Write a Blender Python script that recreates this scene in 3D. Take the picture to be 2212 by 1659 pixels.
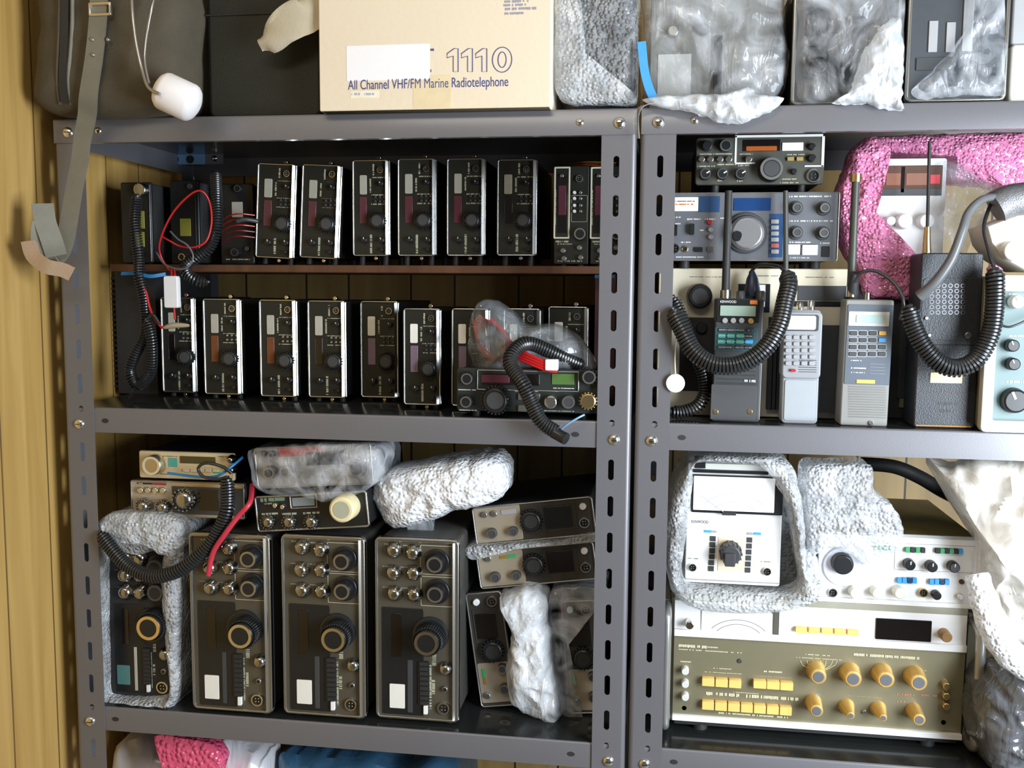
import bpy, math, random
from mathutils import Vector, Matrix, noise
PI = math.pi
sc = bpy.context.scene
for o in list(bpy.data.objects): bpy.data.objects.remove(o)
COL = sc.collection
random.seed(4)

# ---------------------------------------------------------------- camera
F = 2100.0
CAM = Vector((.9314, -1.423, 1.4727))
RM = Matrix.Rotation(.1454, 3, 'Z') @ Matrix.Rotation(-.0994, 3, 'X') @ Matrix.Rotation(-.0073, 3, 'Y')
cam = bpy.data.objects.new('camera', bpy.data.cameras.new('camera')); COL.objects.link(cam)
cam.data.sensor_width = 36; cam.data.lens = 36 * F / 2212; cam.data.clip_start = .02
m3 = Matrix((RM.col[0], RM.col[2], -RM.col[1])).transposed()
cam.matrix_world = Matrix.Translation(CAM) @ m3.to_4x4()
sc.camera = cam
# ---------------------------------------------------------------- light
sc.view_settings.view_transform = 'Standard'; sc.view_settings.look = 'None'
sc.view_settings.gamma = 1; sc.view_settings.use_curve_mapping = False
sc.view_settings.exposure = 0.35
w = bpy.data.worlds.new('room_light'); sc.world = w; w.use_nodes = True
w.node_tree.nodes['Background'].inputs[0].default_value = (.95, .93, .9, 1)
w.node_tree.nodes['Background'].inputs[1].default_value = .1
def area(name, loc, to, sx, sy, power, col):
    l = bpy.data.lights.new(name, 'AREA'); l.shape = 'RECTANGLE'; l.size = sx; l.size_y = sy
    l.energy = power; l.color = col
    o = bpy.data.objects.new(name, l); COL.objects.link(o); o.location = loc
    o.rotation_euler = (Vector(to) - Vector(loc)).to_track_quat('-Z', 'Y').to_euler()
area('daylight_window', (2.12, -1.0, 1.3), (1.0, .1, 1.15), .7, 1.1, 48, (.82, .91, 1))
area('overhead_fill', (.6, -1.9, 2.7), (.7, .1, 1.2), 1.2, .35, 10, (1, .93, .8))  # unseen warm fill light from overhead

# ---------------------------------------------------------------- levels
ZB1, ZB2, ZB3 = 1.7061, 1.25, .7551          # bolt heights
Z1, Z2, Z3, Z4 = 1.727, 1.277, .781, .30     # tops of the shelf boards
def ray(px, py): return RM @ Vector(((px - 1106) / F, 1, (829.5 - py) / F))
def P(px, py, y):
    d = ray(px, py); return CAM + d * ((y - CAM.y) / d.y)
def depth_at(px, py, z):
    d = ray(px, py); return CAM.y + d.y * (z - CAM.z) / d.z
def mpp(px, py, y): return ((P(px, py, y) - CAM) @ RM).y / F

# ---------------------------------------------------------------- materials
MC = {}; SNAPS = []
def newmat(name):
    m = bpy.data.materials.new(name); m.use_nodes = True
    return m, m.node_tree, m.node_tree.nodes, m.node_tree.links, m.node_tree.nodes['Principled BSDF']
def mat(name, col=(.5, .5, .5), rough=.5, metal=0, var=.12, scale=60, bump=.0, bscale=300, coat=0, spec=.5, emit=None, dirt=None):
    if name in MC: return MC[name]
    m, t, n, l, b = newmat(name)
    b.inputs['Roughness'].default_value = rough; b.inputs['Metallic'].default_value = metal
    b.inputs['Coat Weight'].default_value = coat; b.inputs['Coat Roughness'].default_value = .2; b.inputs['Specular IOR Level'].default_value = spec
    tc = n.new('ShaderNodeTexCoord'); nz = n.new('ShaderNodeTexNoise'); nz.inputs['Scale'].default_value = scale
    nz.inputs['Detail'].default_value = 4
    l.new(tc.outputs['Object'], nz.inputs['Vector'])
    mx = n.new('ShaderNodeMix'); mx.data_type = 'RGBA'
    c = Vector(col)
    mx.inputs[6].default_value = (*(c * (1 - var)), 1)
    mx.inputs[7].default_value = (*[min(1, v) for v in (c * (1 + var))], 1)
    l.new(nz.outputs['Fac'], mx.inputs[0]); l.new(mx.outputs[2], b.inputs['Base Color'])
    if bump:
        n2 = n.new('ShaderNodeTexNoise'); n2.inputs['Scale'].default_value = bscale
        l.new(tc.outputs['Object'], n2.inputs['Vector'])
        bp = n.new('ShaderNodeBump'); bp.inputs['Strength'].default_value = bump; bp.inputs['Distance'].default_value = .002
        l.new(n2.outputs['Fac'], bp.inputs['Height']); l.new(bp.outputs[0], b.inputs['Normal'])
    if emit:
        b.inputs['Emission Color'].default_value = (*emit[0], 1); b.inputs['Emission Strength'].default_value = emit[1]
    MC[name] = m; return m
def wrapmat(name, col, alpha, rough, bscale, kind='crease', bstr=.8, patch=.25):
    """thin film: see-through where smooth, milky where it bunches"""
    m, t, n, l, b = newmat(name)
    b.inputs['Base Color'].default_value = (*col, 1); b.inputs['Roughness'].default_value = rough
    b.inputs['Specular IOR Level'].default_value = .9
    tc = n.new('ShaderNodeTexCoord')
    tr = n.new('ShaderNodeBsdfTransparent'); tr.inputs[0].default_value = (.93, .95, .96, 1)
    ms = n.new('ShaderNodeMixShader'); out = n['Material Output']
    nz = n.new('ShaderNodeTexNoise'); nz.inputs['Scale'].default_value = 14; nz.inputs['Distortion'].default_value = 1.5; nz.inputs['Detail'].default_value = 5
    l.new(tc.outputs['Object'], nz.inputs['Vector'])
    mr = n.new('ShaderNodeMapRange'); mr.inputs[1].default_value = .35; mr.inputs[2].default_value = .7
    mr.inputs[3].default_value = max(0, alpha - patch); mr.inputs[4].default_value = min(1, alpha + patch)
    l.new(nz.outputs['Fac'], mr.inputs[0]); l.new(mr.outputs[0], ms.inputs[0])
    bp = n.new('ShaderNodeBump'); bp.inputs['Strength'].default_value = bstr; bp.inputs['Distance'].default_value = .004
    if kind == 'bubble':
        v = n.new('ShaderNodeTexVoronoi'); v.inputs['Scale'].default_value = bscale; v.inputs['Randomness'].default_value = .85
        l.new(tc.outputs['Object'], v.inputs['Vector'])
        r = n.new('ShaderNodeMapRange'); r.inputs[1].default_value = .15; r.inputs[2].default_value = .6; r.inputs[3].default_value = 1; r.inputs[4].default_value = 0
        l.new(v.outputs['Distance'], r.inputs[0])
        nn = n.new('ShaderNodeTexNoise'); nn.inputs['Scale'].default_value = 90; l.new(tc.outputs['Object'], nn.inputs['Vector'])
        ad = n.new('ShaderNodeMath'); ad.operation = 'ADD'; l.new(r.outputs[0], ad.inputs[0]); l.new(nn.outputs['Fac'], ad.inputs[1])
        l.new(ad.outputs[0], bp.inputs['Height'])
    else:
        v = n.new('ShaderNodeTexNoise'); v.inputs['Scale'].default_value = bscale; v.inputs['Distortion'].default_value = 2.5; v.inputs['Detail'].default_value = 2
        mp = n.new('ShaderNodeMapping'); mp.inputs['Scale'].default_value = (1, 1, .35); mp.inputs['Rotation'].default_value = (0, .5, 0)
        l.new(tc.outputs['Object'], mp.inputs['Vector']); l.new(mp.outputs[0], v.inputs['Vector'])
        a = n.new('ShaderNodeMath'); a.operation = 'SUBTRACT'; a.inputs[1].default_value = .5
        a2 = n.new('ShaderNodeMath'); a2.operation = 'ABSOLUTE'
        l.new(v.outputs['Fac'], a.inputs[0]); l.new(a.outputs[0], a2.inputs[0]); l.new(a2.outputs[0], bp.inputs['Height'])
    l.new(bp.outputs[0], b.inputs['Normal'])
    l.new(tr.outputs[0], ms.inputs[1]); l.new(b.outputs[0], ms.inputs[2]); l.new(ms.outputs[0], out.inputs[0])
    MC[name] = m; return m
def woodmat(name, c1, c2, grooves, rough=.45, axis='y', gcol=(.05, .03, .01)):
    m, t, n, l, b = newmat(name); b.inputs['Roughness'].default_value = rough
    tc = n.new('ShaderNodeTexCoord'); mp = n.new('ShaderNodeMapping'); mp.inputs['Scale'].default_value = (14, 14, .8)
    l.new(tc.outputs['Object'], mp.inputs['Vector'])
    nz = n.new('ShaderNodeTexNoise'); nz.inputs['Scale'].default_value = 2.2; nz.inputs['Detail'].default_value = 6; nz.inputs['Distortion'].default_value = .6
    l.new(mp.outputs[0], nz.inputs['Vector'])
    cr = n.new('ShaderNodeValToRGB'); cr.color_ramp.elements[0].position = .3; cr.color_ramp.elements[1].position = .7
    cr.color_ramp.elements[0].color = (*c1, 1); cr.color_ramp.elements[1].color = (*c2, 1)
    l.new(nz.outputs['Fac'], cr.inputs[0])
    last = cr.outputs[0]
    if grooves:
        sp = n.new('ShaderNodeSeparateXYZ'); l.new(tc.outputs['Object'], sp.inputs[0])
        src = sp.outputs[{'x': 0, 'y': 1, 'z': 2}[axis]]
        per, offs, wd = grooves
        acc = None
        for of in offs:
            a = n.new('ShaderNodeMath'); a.operation = 'ADD'; a.inputs[1].default_value = -of + per * 20; l.new(src, a.inputs[0])
            mo = n.new('ShaderNodeMath'); mo.operation = 'MODULO'; mo.inputs[1].default_value = per; l.new(a.outputs[0], mo.inputs[0])
            lt = n.new('ShaderNodeMath'); lt.operation = 'LESS_THAN'; lt.inputs[1].default_value = wd; l.new(mo.outputs[0], lt.inputs[0])
            if acc is None: acc = lt.outputs[0]
            else:
                mm = n.new('ShaderNodeMath'); mm.operation = 'MAXIMUM'; l.new(acc, mm.inputs[0]); l.new(lt.outputs[0], mm.inputs[1]); acc = mm.outputs[0]
        mx = n.new('ShaderNodeMix'); mx.data_type = 'RGBA'; mx.inputs[7].default_value = (*gcol, 1)
        l.new(acc, mx.inputs[0]); l.new(last, mx.inputs[6]); last = mx.outputs[2]
    l.new(last, b.inputs['Base Color']); MC[name] = m; return m

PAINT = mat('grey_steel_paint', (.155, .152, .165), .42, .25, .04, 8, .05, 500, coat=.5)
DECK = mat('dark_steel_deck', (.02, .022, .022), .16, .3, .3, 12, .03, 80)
CHROME = mat('chrome', (.75, .74, .7), .18, 1, .05)
SILVER = mat('satin_silver', (.42, .42, .41), .28, .9, .05)
BLACK = mat('black_plastic', (.012, .013, .014), .3, 0, .2)
BLACKM = mat('matte_black', (.02, .02, .021), .6, 0, .2, bump=.1)
CASE = mat('dark_case', (.008, .008, .008), .5, .2, .3, bump=.1)
PANEL = mat('dark_panel', (.018, .02, .016), .4, .2, .1)
OLIVE = mat('olive_grey_panel', (.13, .125, .105), .4, .4, .06)
BEIGE = mat('beige_panel', (.42, .35, .26), .4, .3, .06)
CREAM = mat('cream_panel', (.62, .53, .36), .4, .1, .05)
PRINT = mat('pale_print', (.5, .5, .36), .6)
WPRINT = mat('white_print', (.75, .76, .74), .6)
WHITE = mat('white_plastic', (.82, .82, .82), .35, 0, .03)
WPANEL = mat('white_enamel', (.8, .8, .8), .4, 0, .03)
LENS = mat('smoked_window', (.008, .006, .006), .08, 0, .1, coat=.5)
METER = mat('meter_paper', (.8, .78, .72), .4, 0, .05)
DIMMET = mat('dim_meter', (.42, .4, .33), .4, 0, .1)
LCD = mat('lcd_green', (.3, .4, .33), .2, 0, .05)
YLCD = mat('lcd_yellow', (.3, .3, .05), .25, 0, .1)
GOLD = mat('gold_knob', (.72, .46, .14), .35, .55, .08)
GOLDB = mat('amber_key', (.85, .55, .16), .4, 0, .05)
GPANEL = mat('gold_grey_panel', (.27, .245, .155), .38, .5, .05)
RED = mat('red_rubber', (.5, .012, .015), .35)
CRIM = mat('crimson_rubber', (.5, .03, .06), .35)
BLUE = mat('blue_vinyl', (.02, .2, .5), .35)
GREENB = mat('green_key', (.05, .35, .12), .4)
BLUEB = mat('blue_key', (.05, .35, .75), .4)
TEALB = mat('teal_key', (.08, .35, .3), .4)
ORANGE = mat('orange_mark', (.8, .2, .03), .4)
AMBER = mat('amber_window', (.35, .09, .02), .2)
BRASS = mat('brass', (.75, .58, .3), .25, 1)
GREY = mat('grey_plastic', (.36, .36, .37), .4, .1, .05)
DGREY = mat('dark_grey_plastic', (.05, .052, .055), .4, 0, .1)
SLATE = mat('slate_panel', (.13, .135, .15), .42, .2, .05)
NAVY = mat('navy_window', (.03, .07, .16), .15, 0, .05, coat=.3)
GREENG = mat('grey_green_panel', (.13, .2, .2), .4, 0, .05)
OFFW = mat('off_white_rim', (.62, .62, .56), .4, 0, .04)
RUBBER = mat('cord_rubber', (.018, .019, .02), .32, 0, .1, spec=.7)
CABLE = mat('grey_cable', (.12, .125, .13), .35)
CARD = mat('cream_card', (.78, .67, .51), .75, 0, .05, 6, .15, 120)
CARDE = mat('card_edge', (.55, .44, .22), .8, 0, .1)
PAPER = mat('white_paper', (.88, .87, .9), .7, 0, .02)
NAVYI = mat('navy_ink', (.05, .07, .25), .7)
CANVAS = mat('khaki_canvas', (.085, .07, .045), .85, 0, .25, 25, .6, 900)
STRAPM = mat('olive_webbing', (.2, .19, .15), .5, .1, .15, 40, .4, 1200)
LEATH = mat('tan_leather', (.3, .19, .1), .6, 0, .2, 30, .3, 300)
BLEATH = mat('black_leather', (.025, .028, .034), .42, 0, .3, 40, .3, 500)
CLOTH = mat('cream_cloth', (.5, .44, .32), .8, 0, .08, 30, .2)
FOAM = mat('white_foam', (.85, .82, .82), .5, 0, .04)
GREENC = mat('dark_olive_case', (.011, .012, .007), .6, 0, .3, 20, .3, 400)
BLUEP = mat('blue_lit_steel_and_lead', (.22, .42, .7), .35, .3, .1)  # on the plate, reflected blue light put into the colour; the lead is blue itself
MAROON = mat('maroon_box', (.07, .025, .025), .6, 0, .1)
OLTOP = mat('olive_brown_lid', (.15, .12, .03), .4, .3, .08)
BUB = wrapmat('bubble_wrap', (.82, .84, .86), .5, .09, 165, 'bubble', .75, .22)
BUBW = wrapmat('dense_bubble_wrap', (.88, .9, .93), .9, .14, 150, 'bubble', .6, .1)
PINK = wrapmat('pink_bubble_wrap', (.78, .25, .45), .9, .1, 190, 'bubble', .7, .1)
CLEAR = wrapmat('clear_plastic_film', (.78, .8, .84), .24, .06, 26, 'crease', 1, .3)
MILKY = wrapmat('milky_plastic_film', (.85, .87, .9), .6, .09, 28, 'crease', 1, .3)
SHEETM = wrapmat('creased_pale_sheet', (.7, .66, .6), .82, .14, 12, 'crease', 1, .14)
WBAG = wrapmat('white_plastic_bag', (.82, .8, .84), .95, .2, 14, 'crease', .8, .05)
SMOKE = wrapmat('smoky_plastic_film', (.3, .32, .34), .5, .1, 20, 'crease', 1, .3)
BLUBAG = wrapmat('blue_plastic_bag', (.05, .14, .25), .9, .2, 14, 'crease', .8, .05)
PINKBAG = wrapmat('red_pink_wrap', (.8, .1, .22), .95, .2, 110, 'bubble', .7, .05)
WALLW = woodmat('honey_wood_panelling', (.4, .235, .06), (.58, .37, .12), (.31, (0, .2), .0035), .45, 'y', (.16, .09, .03))
WALLB = woodmat('back_wood_panelling', (.3, .19, .07), (.42, .28, .1), (.22, (0, .09), .004), .5, 'x', (.03, .02, .01))
BOARD = woodmat('brown_board', (.07, .028, .013), (.12, .05, .024), None, .5)
FLOORM = mat('floor_lino', (.25, .22, .18), .5)
CEIL = mat('ceiling_paint', (.7, .68, .62), .8)

# ---------------------------------------------------------------- mesh builder
def circ(cx, cz, r, y, n=24, a0=0): return [(cx + r * math.cos(a0 + 2 * PI * i / n), y, cz + r * math.sin(a0 + 2 * PI * i / n)) for i in range(n)]
def rrect(x0, x1, z0, z1, r, y, k=4):
    r = max(1e-5, min(r, (x1 - x0) / 2 - 1e-5, (z1 - z0) / 2 - 1e-5)); out = []
    for cx, cz, a in ((x1 - r, z1 - r, 0), (x0 + r, z1 - r, PI / 2), (x0 + r, z0 + r, PI), (x1 - r, z0 + r, 1.5 * PI)):
        for i in range(k + 1):
            t = a + PI / 2 * i / k; out.append((cx + r * math.cos(t), y, cz + r * math.sin(t)))
    return out
class MB:
    def __init__(s): s.v = []; s.f = []; s.m = []
    def loft(s, loops, mi=0, c0=True, c1=True, cm=None, closed=True):
        n = len(loops[0]); b = len(s.v)
        for lp in loops: s.v += [tuple(p) for p in lp]
        for k in range(len(loops) - 1):
            for i in range(n if closed else n - 1):
                j = (i + 1) % n
                s.f.append((b + k * n + i, b + k * n + j, b + (k + 1) * n + j, b + (k + 1) * n + i)); s.m.append(mi)
        if c0: s.f.append(tuple(b + i for i in reversed(range(n)))); s.m.append(mi)
        if c1: s.f.append(tuple(b + (len(loops) - 1) * n + i for i in range(n))); s.m.append(mi if cm is None else cm)
        return s
    def rbox(s, x0, x1, y0, y1, z0, z1, rc=.001, bv=.0005, mi=0):
        return s.loft([rrect(x0, x1, z0, z1, rc, y1), rrect(x0, x1, z0, z1, rc, y0 + bv), rrect(x0 + bv * .3, x1 - bv * .3, z0 + bv * .3, z1 - bv * .3, rc, y0 + bv * .3),
                       rrect(x0 + bv, x1 - bv, z0 + bv, z1 - bv, max(rc - bv, 1e-4), y0)], mi)
    def cyl(s, cx, cz, y0, y1, r, n=24, bv=.0006, mi=0, cm=None, r1=None):
        r1 = r if r1 is None else r1     # y1 = base (deep), y0 = tip (towards the viewer)
        bv = min(bv, r * .4, abs(y1 - y0) * .4)
        return s.loft([circ(cx, cz, r1, y1, n), circ(cx, cz, r, y0 + bv, n), circ(cx, cz, r - bv * .35, y0 + bv * .3, n), circ(cx, cz, r - bv, y0, n)], mi, cm=cm)
    def prof(s, cx, cz, pr, n=24, mi=0, cm=None):
        return s.loft([circ(cx, cz, r, y, n) for y, r in pr], mi, cm=cm)
    def frame(s, o, i, y0, y1, mi=0, ro=.001, ri=.001):
        b_ = min(.0014, abs(i[0] - o[0]) * .38, abs(y1 - y0) * .4); e1, e2 = b_ * .3, b_
        sh = lambda q, d_: (q[0] + d_, q[1] - d_, q[2] + d_, q[3] - d_)
        L = [rrect(*o, ro, y1), rrect(*o, ro, y0 + e2), rrect(*sh(o, e1), ro, y0 + e1), rrect(*sh(o, e2), ro, y0), rrect(*sh(i, -e2 * .7), ri, y0), rrect(*i, ri, y0 + e2 * .7), rrect(*i, ri, y1)]
        b = len(s.v); s.loft(L, mi, False, False); n = len(L[0])
        for k in range(n):
            j = (k + 1) % n; s.f.append((b + 6 * n + k, b + 6 * n + j, b + j, b + k)); s.m.append(mi)
        return s
    def box(s, a, b, mi=0):
        x0, y0, z0 = a; x1, y1, z1 = b
        return s.loft([[(x0, y1, z0), (x1, y1, z0), (x1, y1, z1), (x0, y1, z1)], [(x0, y0, z0), (x1, y0, z0), (x1, y0, z1), (x0, y0, z1)]], mi)
    def tube(s, path, r, n=8, mi=0, taper=None):
        pts = [Vector(p) for p in path]; loops = []; nrm = None
        for i, p in enumerate(pts):
            t = (pts[min(i + 1, len(pts) - 1)] - pts[max(i - 1, 0)]).normalized()
            if nrm is None:
                nrm = t.cross(Vector((0, 1, .01)));
                if nrm.length < .01: nrm = t.cross(Vector((1, 0, 0)))
            nrm = (nrm - t * nrm.dot(t)).normalized(); bn = t.cross(nrm)
            rr = r if taper is None else r * taper(i / (len(pts) - 1))
            loops.append([p + (nrm * math.cos(2 * PI * k / n) + bn * math.sin(2 * PI * k / n)) * rr for k in range(n)])
        return s.loft(loops, mi)
    def coil(s, path, R, r, pitch, seg=10, n=5, mi=0):
        pts = resample(path, 400); L = [0]
        for a, b in zip(pts, pts[1:]): L.append(L[-1] + (b - a).length)
        turns = L[-1] / pitch; N = int(turns * seg); nrm = None; out = []; k = 0
        for i in range(N + 1):
            d = L[-1] * i / N
            while k < len(L) - 2 and L[k + 1] < d: k += 1
            f = (d - L[k]) / max(1e-9, L[k + 1] - L[k]); p = pts[k].lerp(pts[k + 1], f)
            t = (pts[min(k + 2, len(pts) - 1)] - pts[max(k - 1, 0)]).normalized()
            if nrm is None: nrm = t.cross(Vector((0, 1, .02)))
            nrm = (nrm - t * nrm.dot(t)).normalized(); bn = t.cross(nrm)
            a = 2 * PI * i / seg; e = min(1, i / (seg * 2), (N - i) / (seg * 2)) * .7 + .3
            out.append(p + (nrm * math.cos(a) + bn * math.sin(a)) * R * e)
        return s.tube(out, r, n, mi)
    def ribbon(s, path, w, th, side=None, mi=0):
        pts = [Vector(p) for p in path]; loops = []
        for i, p in enumerate(pts):
            t = (pts[min(i + 1, len(pts) - 1)] - pts[max(i - 1, 0)]).normalized()
            sd = Vector(side[i] if isinstance(side, list) else (side or (1, 0, 0)))
            sd = (sd - t * sd.dot(t)).normalized(); n = t.cross(sd)
            loops.append([p + sd * w / 2 + n * th / 2, p - sd * w / 2 + n * th / 2, p - sd * w / 2 - n * th / 2, p + sd * w / 2 - n * th / 2])
        return s.loft(loops, mi)
    def build(s, name, mats, parent=None, M=None, origin=None, flat=False):
        vs = [Vector(p) for p in s.v]
        if M is not None:
            Mi = M.inverted(); vs = [Mi @ p for p in vs]
        loc = Vector((0, 0, 0))
        if parent is None:
            if origin is None:
                xs = [p.x for p in vs]; ys = [p.y for p in vs]; zs = [p.z for p in vs]
                loc = Vector(((min(xs) + max(xs)) / 2, (min(ys) + max(ys)) / 2, min(zs)))
            else: loc = Vector(origin)
            vs = [p - loc for p in vs]
        me = bpy.data.meshes.new(name); me.from_pydata(vs, [], s.f); me.update()
        if not isinstance(mats, (list, tuple)): mats = [mats]
        for m in mats: me.materials.append(m)
        me.polygons.foreach_set('material_index', s.m)
        if not flat:
            me.shade_smooth(); me.set_sharp_from_angle(angle=.82)
            ek = set()      # flat end faces keep a crisp edge
            for p in me.polygons:
                if p.loop_total > 6: ek.update(p.edge_keys)
            if ek:
                for e_ in me.edges:
                    if e_.key in ek: e_.use_edge_sharp = True
        o = bpy.data.objects.new(name, me); COL.objects.link(o)
        o.location = loc
        if parent is not None: o.parent = parent
        return o
def resample(path, n):
    p = [Vector(q) for q in path]; out = []; m = len(p) - 1
    for i in range(n + 1):
        t = m * i / n; k = min(int(t), m - 1); f = t - k
        a, b, c, d = p[max(k - 1, 0)], p[k], p[k + 1], p[min(k + 2, m)]
        out.append(.5 * ((2 * b) + (c - a) * f + (2 * a - 5 * b + 4 * c - d) * f * f + (3 * b - a - 3 * c + d) * f ** 3))
    return out
def pxpath(pts, n=None):
    q = [P(*p) for p in pts]; return resample(q, n) if n else q
def tag(o, label=None, cat=None, group=None, kind=None):
    if label: o['label'] = label
    if cat: o['category'] = cat
    if group: o['group'] = group
    if kind: o['kind'] = kind
    return o
def outline(px, y, n=72):
    q = [P(a, b, y) for a, b in px]; m = len(q); out = []
    for i in range(n):
        t = m * i / n; k = int(t); f = t - k
        a, b, c, d = q[(k - 1) % m], q[k % m], q[(k + 1) % m], q[(k + 2) % m]
        cr = .5 * ((2 * b) + (c - a) * f + (2 * a - 5 * b + 4 * c - d) * f * f + (3 * b - a - 3 * c + d) * f ** 3)
        out.append(cr.lerp(b.lerp(c, f), .35))
    return out
def crumple(p, sd, amp, fr):
    q = p * fr + Vector((sd * 3.1, sd * 1.7, sd))
    r = 1 - abs(noise.noise(q)) * 2; r2 = 1 - abs(noise.noise(q * 2.3 + Vector((5, 2, 1)))) * 2
    return amp * (r * .65 + r2 * .35 - .5)
def blob(px, y, bulge, thick, seed=1, amp=.006, fr=22, rings=16, n=84, p=2.6, mb=None, mi=0):
    """soft crumpled body with a photographed outline, its own bulge and thickness"""
    mb = mb or MB(); ol = outline(px, y, n); c = sum(ol, Vector()) / n; loops = []
    def ring(t, side):
        e = max(0, 1 - t ** p) ** .5; L = []
        for q in ol:
            r = c + (q - c) * t
            k = crumple(r + Vector((0, side * .3, 0)), seed, amp, fr)
            r = r + (q - c).normalized() * k * .5 * t
            L.append(Vector((r.x, (y - bulge * e - k * (.3 + .7 * e)) if side < 0 else (y + thick - bulge * .3 + bulge * .3 * e + k * .3), r.z)))
        return L
    for i in range(rings + 1): loops.append(ring(.02 + .98 * i / rings, -1))
    for q in (.25, .5, .75):
        a, b = ring(1, -1), ring(1, 1)
        loops.append([u.lerp(v, q) + (u - c).normalized() * crumple(u.lerp(v, q), seed + 3, amp * .7, fr) for u, v in zip(a, b)])
    for i in range(6): loops.append(ring(1 - .98 * i / 5, 1))
    return mb.loft(loops, mi)
def ringwrap(outer, inner, y, bulge, depth, seed=1, amp=.004, fr=30, n=96, mb=None):
    """wrapping folded round a body with its front left open; outer and inner outlines matched point by point"""
    mb = mb or MB(); A = outline(outer, y, n); B = outline(inner, y, n); loops = []
    def at(a, b, s_, yy, sd):
        r = a.lerp(b, s_); k = crumple(r + Vector((0, yy, 0)), sd, amp, fr); return Vector((r.x + k * .4, yy - k, r.z + k * .4))
    for f in (1, .75, .5, .25): loops.append([at(a, b, 0, y + depth * f, seed) for a, b in zip(A, B)])
    for i in range(11):
        s_ = i / 10; loops.append([at(a, b, s_, y - bulge * math.sin(PI * (.08 + .84 * s_)) ** .7, seed) for a, b in zip(A, B)])
    for f in (.1, .25): loops.append([at(a, b, 1, y + depth * f, seed + 2) for a, b in zip(A, B)])
    return mb.loft(loops, 0, True, False)

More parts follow.
